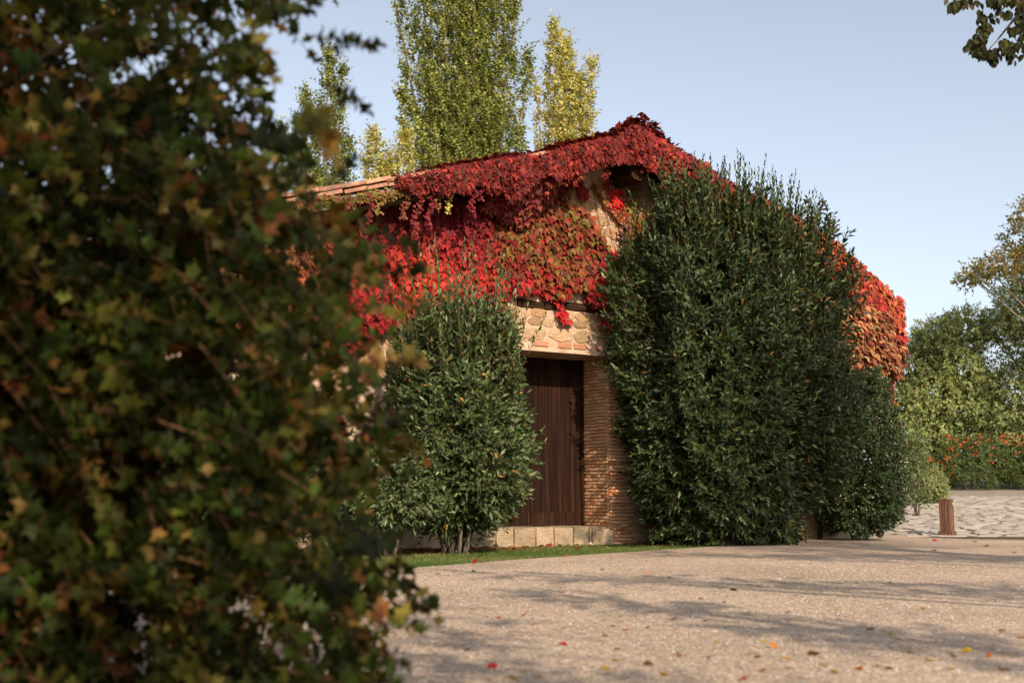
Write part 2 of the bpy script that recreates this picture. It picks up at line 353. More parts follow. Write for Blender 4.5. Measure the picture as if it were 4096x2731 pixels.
pave_front = [ground_from_px(*p) for p in [(3600, 2140), (3700, 2150), (3860, 2156), (4096, 2160)]] + [(40, 26.5)]
def wob(line, n=14, a=.05):
    out = []
    for p, q in zip(line[:-1], line[1:]):
        for t in np.linspace(0, 1, n, endpoint=False):
            x = p[0]*(1-t)+q[0]*t; y = p[1]*(1-t)+q[1]*t; out.append((x, y + a*float(nz(np.array([[x*6, y*6, 0]]))[0]) + rng.normal(0, a*.15)))
    return out + [line[-1]]
top = wob(edge + pave_front)
poly = [(x, y, .008) for x, y in top] + [(40, -60, .008), (-60, -60, .008), (-60, 5, .008)]
link('gravel_drive', mesh('gravel_drive', poly, [tuple(range(len(poly)))[::-1]], M['gravel']), kind='structure')
# the lawn strip between the gravel and the wall
wl = [HL(s, -.02)[:2] for s in (7.5, 3, 0, -3, -6, -10, -16)]
lw = [(x, y-.05, .004) for x, y in wob(edge)] + [(float(p[0]), float(p[1]), .004) for p in wl]
link('lawn', mesh('lawn', lw, [tuple(range(len(lw)))[::-1]], M['lawn']), kind='structure')
def grass():
    ex = np.array(edge)
    n = 95000; s = rng.uniform(-7.2, 3.4, n); P = np.array([HL(a, 0) for a in s[:1]])
    Pw = OX[None] + DX[None]*s[:, None]
    ey = np.interp(Pw[:, 0], ex[:, 0], ex[:, 1])
    f = rng.random(n); t = f*6.0 - 0.0
    P = Pw - DT[None]*t[:, None]
    ey = np.interp(P[:, 0], ex[:, 0], ex[:, 1]) + .05*nz(np.c_[P[:, 0]*5, P[:, 1]*5, P[:, 0]*0]) + rng.normal(0, .035, n)
    P = P[(P[:, 1] > ey - .04)]; n = len(P); P[:, 2] = .002
    hgt = rng.uniform(.015, .042, n)*(1 + .3*nz(P, 1.3)); a = rng.uniform(0, 6.28, n); wv = np.c_[np.cos(a), np.sin(a), 0*a]*.0035
    lean = rng.normal(0, .35, (n, 3)); lean[:, 2] = 1
    V = np.stack([P-wv, P+wv, P+norm(lean)*hgt[:, None]], 1)
    dry = np.clip(nz(P, 1.1, 4)*.6 + rng.normal(0, .25, n), 0, 1)[:, None]
    c = np.array([.075, .14, .022])*(1-dry) + np.array([.3, .25, .1])*dry; c = c*rng.uniform(.7, 1.3, (n, 1))
    me = mesh('grass', V.reshape(-1, 3), np.arange(3*n).reshape(-1, 3), M['grass'], cols=np.repeat(c, 3, axis=0))
    o = link('grass', me, kind='stuff'); tag(o, 'short green and straw-dry grass along the foot of the wall', 'grass')
grass()
def pebbles():
    n = 52000; y = 5.2*np.exp(rng.random(n)*math.log(17/5.2)); x = rng.uniform(-.46, .52, n)*y
    ex = np.array(edge); ok = y < np.interp(x, ex[:, 0], ex[:, 1]) - .05
    x, y = x[ok], y[ok]; n = len(x)
    r = rng.uniform(.0032, .007, n)*(1+.05*y); base = np.array([(1,0,0),(0,1,0),(-1,0,0),(0,-1,0),(0,0,.6),(0,0,-.5)])
    V = base[None]*r[:, None, None]*rng.uniform(.6, 1.2, (n, 6, 1)); a = rng.uniform(0, 6.28, n)
    ca, sa = np.cos(a)[:, None], np.sin(a)[:, None]
    X = V[..., 0]*ca - V[..., 1]*sa; Y = V[..., 0]*sa + V[..., 1]*ca
    V = np.stack([X + x[:, None], Y + y[:, None], V[..., 2] + .009 + r[:, None]*.25], 2)
    F = np.array([(0,1,4),(1,2,4),(2,3,4),(3,0,4)]); F = (F[None] + (np.arange(n)*6)[:, None, None]).reshape(-1, 3)
    c = palette(n, [(.49, .39, .3), (.62, .52, .42), (.31, .235, .175), (.44, .33, .24), (.76, .69, .59)], [4, 3, 2, 2, 1], .12)
    me = mesh('gravel', V.reshape(-1, 3), F, PEB, cols=np.repeat(c, 6, axis=0))
    o = link('gravel', me, kind='stuff'); tag(o, 'loose beige and grey gravel stones covering the drive', 'gravel')
def tintmat(name, rough=.85):
    m, nt, N, L, b = nm(name); a = N.new('ShaderNodeAttribute'); a.attribute_name = 'tint'
    L.new(a.outputs['Color'], b.inputs['Base Color']); b.inputs['Roughness'].default_value = rough; return m
PEB = tintmat('pebble'); pebbles()

# paved yard: flagstones as parts
def paving():
    root = link('paved_yard', None, kind='structure')
    ysn = [25.6, 27, 30, 34, 38, 42, 47.5]
    fr = np.array(pave_front)
    V = []; 
    for y in ysn:
        for x in (8.2, 12, 16, 22, 40): V.append((x, max(y, float(np.interp(x, fr[:, 0], fr[:, 1]))+.02), float(gz(max(y, 0)))+.004))
    F = [(j*5+i, j*5+i+1, (j+1)*5+i+1, (j+1)*5+i) for j in range(len(ysn)-1) for i in range(4)]
    link('bedding', mesh('bedding', V, F, M['joint']), root)
    y = 26.2; row = 0; cnt = 0
    while y < 46.5:
        d = rng.uniform(.32, .5)*(1 + (y-26)*.02); x = .29*y + rng.uniform(0, .3)
        while x < .45*y and cnt < 298:
            wd = rng.uniform(.4, .85); yf = float(np.interp(x+wd/2, fr[:, 0], fr[:, 1])) + rng.uniform(-.05, .12)
            y0 = max(y, yf); y1 = y + d - .035
            if y1 - y0 > .12:
                cx, cy = x+wd/2, (y0+y1)/2; hw, hd = wd/2-.02, (y1-y0)/2
                ang = np.sort(np.linspace(0, 6.28, 9)[:-1] + rng.uniform(-.25, .25, 8))
                pts = []
                for a in ang:
                    q = (abs(math.cos(a))**4 + abs(math.sin(a))**4)**(-.25)*rng.uniform(.86, 1.03)
                    pts.append((hw*q*math.cos(a), hd*q*math.sin(a)))
                zt = rng.uniform(.008, .017); tl = rng.normal(0, .02, 2)
                V = [(px, py, -.03) for px, py in pts] + [(px*.98, py*.97, zt*.75+tl[0]*px+tl[1]*py) for px, py in pts] + [(px*.9, py*.86, zt+tl[0]*px+tl[1]*py) for px, py in pts]
                F = [(i, (i+1) % 8, 8+(i+1) % 8, 8+i) for i in range(8)] + [(8+i, 8+(i+1) % 8, 16+(i+1) % 8, 16+i) for i in range(8)] + [tuple(range(16, 24))]
                sl2 = .056 if cy > 27 else 0
                link('paving_stone', mesh('paving_stone', V, F, M['paver']), root, (cx, cy, float(gz(cy))+.004), (math.atan(sl2), 0, 0)); cnt += 1
            x += wd
        y += d; row += 1
paving()

# ------------------------------------------------------------ the farmhouse
house = thing('farmhouse', 'rough stone farmhouse gable with a plank door and clay tile roof', 'building', OX, A)
RK = [(-11.6, 7.28-.29*11.9), (.3, 7.28), (4.9, 5.8), (7.1, 4.62)]      # roof line at the rake: (s, z)
def rk(s): return np.interp(s, [p[0] for p in RK], [p[1] for p in RK])
DL, DR, DTOP, TH = -2.72, 0.0, 3.38, .325
wz = lambda s: float(rk(s)) - .24
wallp = MB()
wallp.prism([(-11.2, 0), (DL, 0), (DL, wz(DL)), (-11.2, wz(-11.2))], 0, .8)
wallp.prism([(DL, DTOP), (DR, DTOP), (DR, wz(DR)), (DL, wz(DL))], 0, .8)
wallp.prism([(DR, 0), (6.2, 0), (6.2, wz(6.2)), (4.9, wz(4.9)), (.3, wz(.3)), (DR, wz(DR))], 0.002, .8)
wallp.prism([(DL, 0), (DR, 0), (DR, TH-.02), (DL, TH-.02)], .3, 1.2)
wallp.obj('wall', M['plaster'], house)
MB().box((-11.2, .8, 0), (-10.6, 14, 3.6)).obj('wall', M['plaster'], house)
MB().box((5.6, .8, 0), (6.2, 14, 4.2)).obj('wall', M['plaster'], house)
MB().box((-10.6, 13.4, 0), (5.6, 14, 4.0)).obj('wall', M['plaster'], house)
# roof deck
OV = -.72
rd = MB()
for (s0, z0), (s1, z1) in zip(RK[:-1], RK[1:]):
    rd.prism([(s0, z0-.2), (s1, z1-.2), (s1, z1-.12), (s0, z0-.12)], OV+.06, 14.5)
rd.obj('roof_deck', M['oldwood'], house)
fb = MB(); (s0, z0), (s1, z1) = RK[0], RK[1]
for i in range(4):
    a, b = i/4, (i+1)/4-.001
    fb = MB().prism([(s0+(s1-s0)*a, z0+(z1-z0)*a-.29), (s0+(s1-s0)*b, z0+(z1-z0)*b-.29), (s0+(s1-s0)*b, z0+(z1-z0)*b-.125), (s0+(s1-s0)*a, z0+(z1-z0)*a-.125)], OV+.01, OV+.05)
    fb.obj('fascia_board', M['greywood'], house)
for (a0, b0), (a1, b1) in zip(RK[1:-1], RK[2:]):
    MB().prism([(a0, b0-.29), (a1, b1-.29), (a1, b1-.125), (a0, b0-.125)], OV+.01, OV+.05).obj('fascia_board', M['greywood'], house)
# barrel tiles
def barrel(wd, ln, conv=1, seg=7):
    V = []; F = []
    for e, (x, k) in enumerate(((0, 1.0), (ln, .86))):
        for rr in (1.0, .82):
            for i in range(seg):
                a = math.pi*i/(seg-1); V.append((x, -math.cos(a)*wd/2*rr*k, conv*(math.sin(a)*wd*.36*rr*k)))
    for e in (0, 1):
        pass
    o = lambda e, r, i: e*2*seg + r*seg + i
    for i in range(seg-1):
        F += [(o(0,0,i), o(0,0,i+1), o(1,0,i+1), o(1,0,i)), (o(0,1,i+1), o(0,1,i), o(1,1,i), o(1,1,i+1)),
              (o(0,1,i), o(0,1,i+1), o(0,0,i+1), o(0,0,i)), (o(1,0,i), o(1,0,i+1), o(1,1,i+1), o(1,1,i))]
    F += [(o(0,0,0), o(1,0,0), o(1,1,0), o(0,1,0)), (o(0,0,seg-1), o(0,1,seg-1), o(1,1,seg-1), o(1,0,seg-1))]
    return mesh('roof_tile', V, F, M['tile'], True)
cover, pan = barrel(.235, .47), barrel(.22, .47, -1)
tb = MB().box((0, 0, 0), (.4, .2, .055)); low_tile = tb.make('edge_tile', M['tile'])
def tiles(a, b, cols, step=.39):
    (sa, za), (sb, zb) = a, b; L_ = math.hypot(sb-sa, zb-za); ang = math.atan2(zb-za, sb-sa); n = int(L_/step)
    for i in range(n):
        f = (i*step)/L_; s, z = sa+(sb-sa)*f, za+(zb-za)*f
        for c in range(cols):
            j = rng.normal(0, .012, 3)
            link('roof_tile', cover, house, (s+j[0], OV+.12+.25*c+j[1]*.6, z-.03+j[2]*.8), (rng.normal(0, .04), -ang-.03+rng.normal(0, .012), rng.normal(0, .02)), scale=(1, 1, 1.05))
            if c < cols-1: link('roof_tile', pan, house, (s+j[1], OV+.245+.25*c, z-.045+j[0]*.5), (0, -ang-.03, rng.normal(0, .015)))
        link('edge_tile', low_tile, house, (s+rng.normal(0, .01), OV-.03+rng.normal(0, .008), z-.115), (0, -ang-.035, rng.normal(0, .01)), scale=(.96, 1, 1+rng.uniform(-.1, .1)))
ap = (.3, 7.28+.03)
tiles((RK[0][0], RK[0][1]+.02), ap, 3)
def mirror_tiles(a, b, cols=2, step=.39):
    (sa, za), (sb, zb) = a, b; L_ = math.hypot(sb-sa, zb-za); n = int(L_/step); ang = math.atan2(zb-za, sb-sa)
    for i in range(n):
        f = (i*step)/L_; s, z = sb+(sa-sb)*f, zb+(za-zb)*f
        for c in range(cols):
            link('roof_tile', cover, house, (s, OV+.12+.25*c, z-.01), (0, -ang+.03, math.pi), scale=(1, 1, 1.05))
mirror_tiles(ap, RK[2]); mirror_tiles(RK[2], RK[3])
# the rest of the roof behind the modelled courses
def roof_field():
    V = []; F = []; tt = np.arange(OV+.86 if True else 0, 14.5, .0625)
    S = [p[0] for p in RK]; Z = [p[1] for p in RK]; ss = []
    for i in range(len(S)-1): ss += list(np.linspace(S[i], S[i+1], 12)[:-1])
    ss.append(S[-1])
    for s in ss:
        for t in tt: V.append((s, t, float(rk(s)) + .02 + .05*math.cos((t-OV-.12)/.25*2*math.pi)))
    n = len(tt)
    for i in range(len(ss)-1):
        for j in range(n-1): F.append((i*n+j, (i+1)*n+j, (i+1)*n+j+1, i*n+j+1))
    link('roof', mesh('roof', V, F, M['tile'], True), house)
roof_field()
for k in range(40):
    link('ridge_tile', cover, house, (.3, OV+.02+k*.37, 7.34), (0, -.03, math.pi/2), scale=(1, 1.1, 1.1)) if k < 16 else None
# beams under the roof
def beam(s, w_, h_, z1, out=-.62):
    MB().prism([(s-w_/2, z1-h_+.1), (s-w_/2+.05, z1-h_+.03), (s, z1-h_), (s+w_/2-.05, z1-h_+.03), (s+w_/2, z1-h_+.1), (s+w_/2, z1), (s-w_/2, z1)], out, .5).obj('purlin', M['oldwood'], house)
beam(.22, .36, .5, 7.02, -.68)
for s in (-3.15, -6.1, -8.9, 3.2, 5.6): beam(s, .28, .34, float(rk(s))-.22, -.66)
# door
door = link('door', None, house, (0, .82, 0))
x = DL; k = 0
while x < DR-.03:
    wd = min(rng.uniform(.128, .156), DR-x)
    MB().prism([(x+.003, TH+.25), (x+wd-.003, TH+.25), (x+wd-.003, DTOP-.02), (x+.003, DTOP-.02)], rng.uniform(-.003, .003), .05).obj('plank', M['door'], door); x += wd
MB().box((DL, -.012, TH+.005), (DR-.07, .05, TH+.247)).obj('bottom_rail', M['door'], door)
MB().box((DR-.065, -.05, TH), (DR-.002, .06, DTOP)).obj('door_frame', M['door'], door)
for z in (1.25, 2.3):
    nb = MB()
MB().box((DL, .06, 0), (DR, .1, DTOP)).obj('door_backing', M['oldwood'], door)
# threshold stones
jx = [-2.98, -2.42, -2.06, -1.62, -1.24, -.83, -.5, -.43, .055]
for a, b in zip(jx[:-1], jx[1:]):
    g = .006; hh = TH + rng.uniform(-.006, .006); e = .012
    P1 = [(a+g, 0-.04), (b-g, 0-.04), (b-g, hh), (a+g, hh)]
    V = [(x_, .85, z_) for x_, z_ in P1] + [(x_, e*.9, z_) for x_, z_ in P1] + [(a+g+e, -.035, -.04), (b-g-e, -.035, -.04), (b-g-e, -.035, hh-e), (a+g+e, -.035, hh-e)]
    F = [(0, 4, 5, 1), (1, 5, 6, 2), (2, 6, 7, 3), (3, 7, 4, 0), (4, 8, 9, 5), (5, 9, 10, 6), (6, 10, 11, 7), (7, 11, 8, 4), (8, 11, 10, 9), (0, 1, 2, 3)]
    link('threshold_stone', mesh('threshold_stone', V, F, M['threshold']), house)
# bricks of the right jamb: reveal (plane s=0) and the quoin on the front
def chunk(name, mat, jit):
    r = np.random.default_rng(int(jit*1000)); V = []
    for x in (-.5, .5):
        for z in (-.5, .5): V.append((x, .5, z))
    e = .06
    V = [(-.5, .5, -.5), (.5, .5, -.5), (.5, .5, .5), (-.5, .5, .5), (-.5, -.3, -.5), (.5, -.3, -.5), (.5, -.3, .5), (-.5, -.3, .5)]
    V += [(-.5+.025, -.5, -.5+.13), (.5-.025, -.5, -.5+.13), (.5-.025, -.5, .5-.13), (-.5+.025, -.5, .5-.13), (0, -.5+r.uniform(-.15, .05), -.38), (0, -.5+r.uniform(-.15, .05), .38)]
    V = np.array(V) + r.normal(0, .012, (14, 3))*np.array([.4, 1, 1.6])
    F = [(0,4,5,1),(1,5,6,2),(2,6,7,3),(3,7,4,0),(4,8,12,9,5),(5,9,10,6),(6,10,13,11,7),(7,11,8,4),(8,11,13,12),(12,13,10,9)]
    return mesh(name, V, F, mat)
bm_ = [chunk('brick', M['brick'], 1+i*.11) for i in range(6)]
pitch = .0615; z = TH + .004; row = 0
while z < DTOP-.03:
    t = .035; out = .012; pat = [.12, .27, .12, .24] if row % 2 else [.26, .075, .27, .15]
    if row % 2 == 0: pat = [.25, .05, .27, .25]
    for i, L_ in enumerate(pat):
        if t >= .74: break
        L_ = min(L_*rng.uniform(.93, 1.07), .76-t)
        if L_ > .03:
            # local y of the chunk points out of the wall (-x of the house frame)
            link('brick', bm_[rng.integers(6)], house, (.035+rng.normal(0, .003), t+L_/2, z+pitch/2+rng.normal(0, .0015)), (0, rng.normal(0, .006), -math.pi/2+rng.normal(0, .01)), scale=(L_-.007, .12, pitch-.010))
        t += L_
    z += pitch; row += 1
z = .0; row = 0
while z < DTOP-.03:
    s = -.022 if z > TH else .06; lim = .32 + .22*(row % 3 == 0)
    if z < TH: lim = .42
    pat = [.13, .26, .26] if row % 2 else [.26, .26]
    for L_ in pat:
        if s > lim: break
        L_ *= rng.uniform(.92, 1.08)
        link('brick', bm_[rng.integers(6)], house, (s+L_/2, .02+rng.normal(0, .003), z+pitch/2), (0, rng.normal(0, .008), rng.normal(0, .01)), scale=(L_-.008, .11, pitch-.010)); s += L_
    z += pitch; row += 1
# lintel: pale rendered edge, brick pieces and the old beam let into the wall
MB().box((DL-.3, -.03, DTOP-.01), (.28, .84, DTOP+.055)).obj('lintel', M['plaster'], house)
for i, (a, b) in enumerate([(-1.62, -1.33), (-1.12, -.83), (-.78, -.52), (-.3, -.21)]):
    link('brick', chunk('brick', M['redbrick'], 3+i*.1), house, ((a+b)/2, .014, DTOP+.125), (0, rng.normal(0, .02), 0), scale=(b-a, .075, .105))
V = []; n = 16
for i in range(n):
    x_ = -1.98 + 2.25*i/(n-1); zz = 4.2 - .02*math.sin(i*.6); r_ = .085 + .012*math.sin(i*1.7)
    V += [(x_, .02, zz-r_), (x_, -.03, zz-r_*.7), (x_, -.05, zz), (x_, -.03, zz+r_*.7), (x_, .02, zz+r_)]
F = [(i*5+k, (i+1)*5+k, (i+1)*5+k+1, i*5+k+1) for i in range(n-1) for k in range(4)] + [(0, 1, 2, 3, 4), tuple(range((n-1)*5+4, (n-1)*5-1, -1))]
link('lintel_beam', mesh('lintel_beam', V, F, M['oldwood']), house)
# wall stones where the wall shows
def stone_mesh(seed):
    r = np.random.default_rng(seed); n = 9; V = []; ang = np.sort(np.linspace(0, 6.283, n+1)[:-1] + r.uniform(-.22, .22, n))
    pw = r.uniform(3.4, 9)
    q = [(abs(math.cos(a))**pw + abs(math.sin(a))**pw)**(-1/pw)*r.uniform(.9, 1.03) for a in ang]
    for sc_, y in ((1.0, .5), (.985, -.18), (.93, -.4)):
        V += [(math.cos(a)*k_*sc_*.5 + r.normal(0, .008), y, math.sin(a)*k_*sc_*.5 + r.normal(0, .008)) for a, k_ in zip(ang, q)]
    V += [(math.cos(a)*k_*.27, -.46 + r.normal(0, .12), math.sin(a)*k_*.27) for a, k_ in zip(ang, q)]
    V.append((0, -.47, 0)); F = []
    for L_ in range(3): F += [(L_*n+i, (L_+1)*n+i, (L_+1)*n+(i+1) % n, L_*n+(i+1) % n) for i in range(n)]
    F += [(3*n+i, 4*n, 3*n+(i+1) % n) for i in range(n)]
    return mesh('stone', V, F, M['stone'], False)
sm = [stone_mesh(i) for i in range(16)]
def stones(s0, s1, z0, z1, hmin=.13, hmax=.3, cap=999, skip=None):
    z = z0; c = 0
    while z < z1:
        h = rng.uniform(hmin, hmax); s = s0 + rng.uniform(-.2, 0)
        while s < s1:
            w_ = h*rng.uniform(.9, 2.6); zz = z + h/2 + rng.normal(0, .015)
            if zz + h/2 < float(rk(s+w_/2)) - .3 and not (skip and skip(s+w_/2, zz, w_, h)) and rng.random() > .04:
                hh = h*rng.uniform(.82, 1.02)
                link('stone', sm[rng.integers(16)], house, (s+w_/2, .0, zz), (0, rng.normal(0, .05), 0), scale=(w_+.0, rng.uniform(.03, .055), hh+.004)); c += 1
            s += w_
        z += h
    return c
c1 = stones(-2.5, .35, DTOP+.19, 4.1, .11, .24)
c2 = stones(-3.3, 2.9, 4.33, 7.1, .16, .3, skip=lambda s, z, w_, h: z < 5.0 and s < -.3)
c3 = stones(-5.6, -2.75, 2.6, 4.1, .18, .32)
c4 = stones(.6, 1.9, .02, 1.1, .16, .3)
print('stones', c1, c2, c3, c4)
# black cable down the gable
MB().tube([(.14, -.04, 6.55), (.16, -.035, 6.3), (.2, -.03, 6.1), (.24, -.03, 5.8), (.25, -.03, 5.55), (.27, -.035, 5.35), (.34, -.04, 5.28)], .012, 6).obj('cable', M['cable'], house, True)

# wall lantern
ln = thing('wall_lantern', 'grey metal wall lantern with frosted panes half hidden by the tall bay', 'lantern', HL(.42, 0, 4.72), A)
MB().prism([(-.2, .5), (.2, .5), (.11, .62), (-.11, .62)], -.5, -.12).obj('lantern_roof', M['metal'], ln)
fr = MB()
for sx in (-.155, .135):
    for t in (-.465, -.185): fr.box((sx, t, .02), (sx+.02, t+.02, .5))
fr.box((-.165, -.475, 0), (.165, -.155, .025)); fr.obj('lantern_frame', M['metal'], ln)
for a, b in (((-.134, -.46, .03), (.134, -.455, .49)), ((-.15, -.443, .03), (-.145, -.187, .49)), ((.145, -.443, .03), (.15, -.187, .49))): MB().box(a, b).obj('pane', M['glass'], ln)
MB().tube([(0, .02, .85), (0, -.12, .88), (0, -.26, .8), (0, -.3, .6)], .014, 6).obj('bracket', M['metal'], ln, True)

# ------------------------------------------------------------ Boston ivy
def inpoly(x, y, poly):
    c = np.zeros(len(x), bool); n = len(poly)
    for i in range(n):
        x1, y1 = poly[i]; x2, y2 = poly[(i+1) % n]
        k = ((y1 > y) != (y2 > y)); xi = (x2-x1)*(y-y1)/(y2-y1+1e-12) + x1
        c ^= k & (x < xi)
    return c
def ivy_wall():
    root = thing('creeper', 'red and olive creeper carpeting the gable wall above the door', 'climbing plant', OX, A)
    LV = Leaves(); P2 = [(-10.9, 3.3), (-8, 3.2), (-6.0, 3.55), (-5.2, 3.3), (-4.3, 3.7), (-3.6, 3.75), (-2.7, 3.85), (-2.25, 4.15), (-1.9, 4.3), (-1.55, 4.42), (-1.25, 4.45), (-1.0, 4.4), (-.75, 4.46), (-.45, 4.42), (-.1, 4.2), (.1, 4.35), (.3, 4.7), (.25, 5.1),
        (-.05, 5.25), (-.35, 5.5), (-.55, 5.85), (-.8, 6.1), (-1.05, 6.55), (-1.6, 6.6), (-2.2, 6.3), (-2.7, 6.25), (-3.5, 6.3), (-5.0, 5.75), (-7.5, 5.0), (-10.9, 3.9)]
    n = 42000; s = rng.uniform(-10.9, .5, n); z = rng.uniform(3.1, 6.8, n)
    js = s + .12*nz(np.c_[s*3, z*3, s*0], 1.5, 1); jz = z + .12*nz(np.c_[s*3, z*3, s*0], 1.5, 4)
    ok = inpoly(js, jz, P2) & (z < rk(s)-.35); ok &= ~((np.abs(s+2.55) < .35) & (z > 6.02) & (z < 6.35))
    s, z = s[ok], z[ok]; n = len(s)
    lay = rng.random(n); t = -.04 - .2*lay - .05*nz(np.c_[s, s*0, z], 5, 2)
    P = np.c_[s, t, z]; D = np.c_[rng.normal(0, .35, n)-.1, -.25-.25*rng.random(n), -np.ones(n)]; Nn = np.c_[rng.normal(-.05, .38, n), -np.ones(n), .5+rng.normal(0, .38, n)]
    S = np.clip(rng.normal(.112, .026, n), .05, .17)
    # hue by where it grows: fiery lower left, crimson middle, olive green to the right; shade under the eave painted in as darker red at the top
    q = np.c_[s, z*0, z]; o1 = nz(q, 1.7, 3)*.5
    fire = np.clip(1.0 - np.hypot((s+3.7)/1.25, (z-4.2)/.85) + o1*.7, 0, 1)
    olive = np.clip(1.5 - np.hypot((s+1.15)/.95, (z-5.6)/.95) + o1, 0, 1)
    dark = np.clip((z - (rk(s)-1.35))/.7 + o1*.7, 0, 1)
    brown = np.clip(.9 - np.hypot((s+2.0)/.55, (z-3.95)/.35) + o1*.5, 0, 1); left = np.clip((-5.2-s)/1.2+o1, 0, 1)
    C = np.tile(np.array([.23, .014, .014]), (n, 1))
    mixc = lambda C, f, c: C*(1-f[:, None]) + np.array(c)*f[:, None]
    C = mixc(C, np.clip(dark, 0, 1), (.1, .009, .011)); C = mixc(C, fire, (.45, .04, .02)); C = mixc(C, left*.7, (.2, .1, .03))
    pick = rng.random(n); C = np.where((olive > pick*1.25)[:, None], mixc(C, np.full(n, .85), (.13, .098, .02)), C)
    C = np.where(((olive > .3) & (rng.random(n) < .5))[:, None], np.array([.17, .04, .018]), C)
    C = np.where((brown > pick)[:, None], np.array([.24, .15, .045]), C)
    C = C*np.clip(rng.normal(1, .33, (n, 1)), .35, 1.9)*(1+rng.normal(0, .07, (n, 3)))
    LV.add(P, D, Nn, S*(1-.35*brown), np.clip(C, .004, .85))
    # loose outriders on the bare wall to the right
    for pl, m_, sz, col in [([(-.8, 6.0), (-.4, 5.75), (-.25, 5.45), (0, 5.2), (.2, 5.0)], 90, .09, (.36, .07, .03)), ([(-1.0, 6.6), (-.75, 6.5), (-.6, 6.25)], 50, .12, (.25, .02, .02)), ([(-1.2, 4.35), (-1.05, 4.1), (-1.0, 3.95)], 26, .13, (.4, .02, .02)), ([(-.35, 4.4), (-.15, 4.1), (-.05, 3.85)], 44, .13, (.33, .025, .025))]:
        pl = np.array(pl); f = rng.uniform(0, len(pl)-1.001, m_); i = f.astype(int); q = pl[i]*(1-(f-i))[:, None] + pl[i+1]*(f-i)[:, None] + rng.normal(0, .05, (m_, 2))
        LV.add(np.c_[q[:, 0], rng.uniform(-.16, -.05, m_), q[:, 1]], np.c_[rng.normal(0, .4, m_), np.full(m_, -.4), -np.ones(m_)], np.c_[rng.normal(0, .3, m_), -np.ones(m_), rng.normal(.4, .3, m_)], np.clip(rng.normal(sz, .02, m_), .04, .2), palette(m_, [col], [1], .25))
    LV.build(root, T_IVY, M['ivy'], single=300)
    for k in range(34):
        s0 = rng.uniform(-5, .2); z0 = rng.uniform(4.5 if s0 > -2.4 else 3.5, 5.3); p0 = (s0, -.05, z0); p1 = (s0+rng.normal(0, .5), -.06, min(z0+rng.uniform(.6, 2), float(rk(s0))-.5))
        MB().tube(curve(p0, p1, (rng.normal(0, .15), 0, 0), 8), .007, 4).obj('vine_stem', M['twig'], root)
ivy_wall()
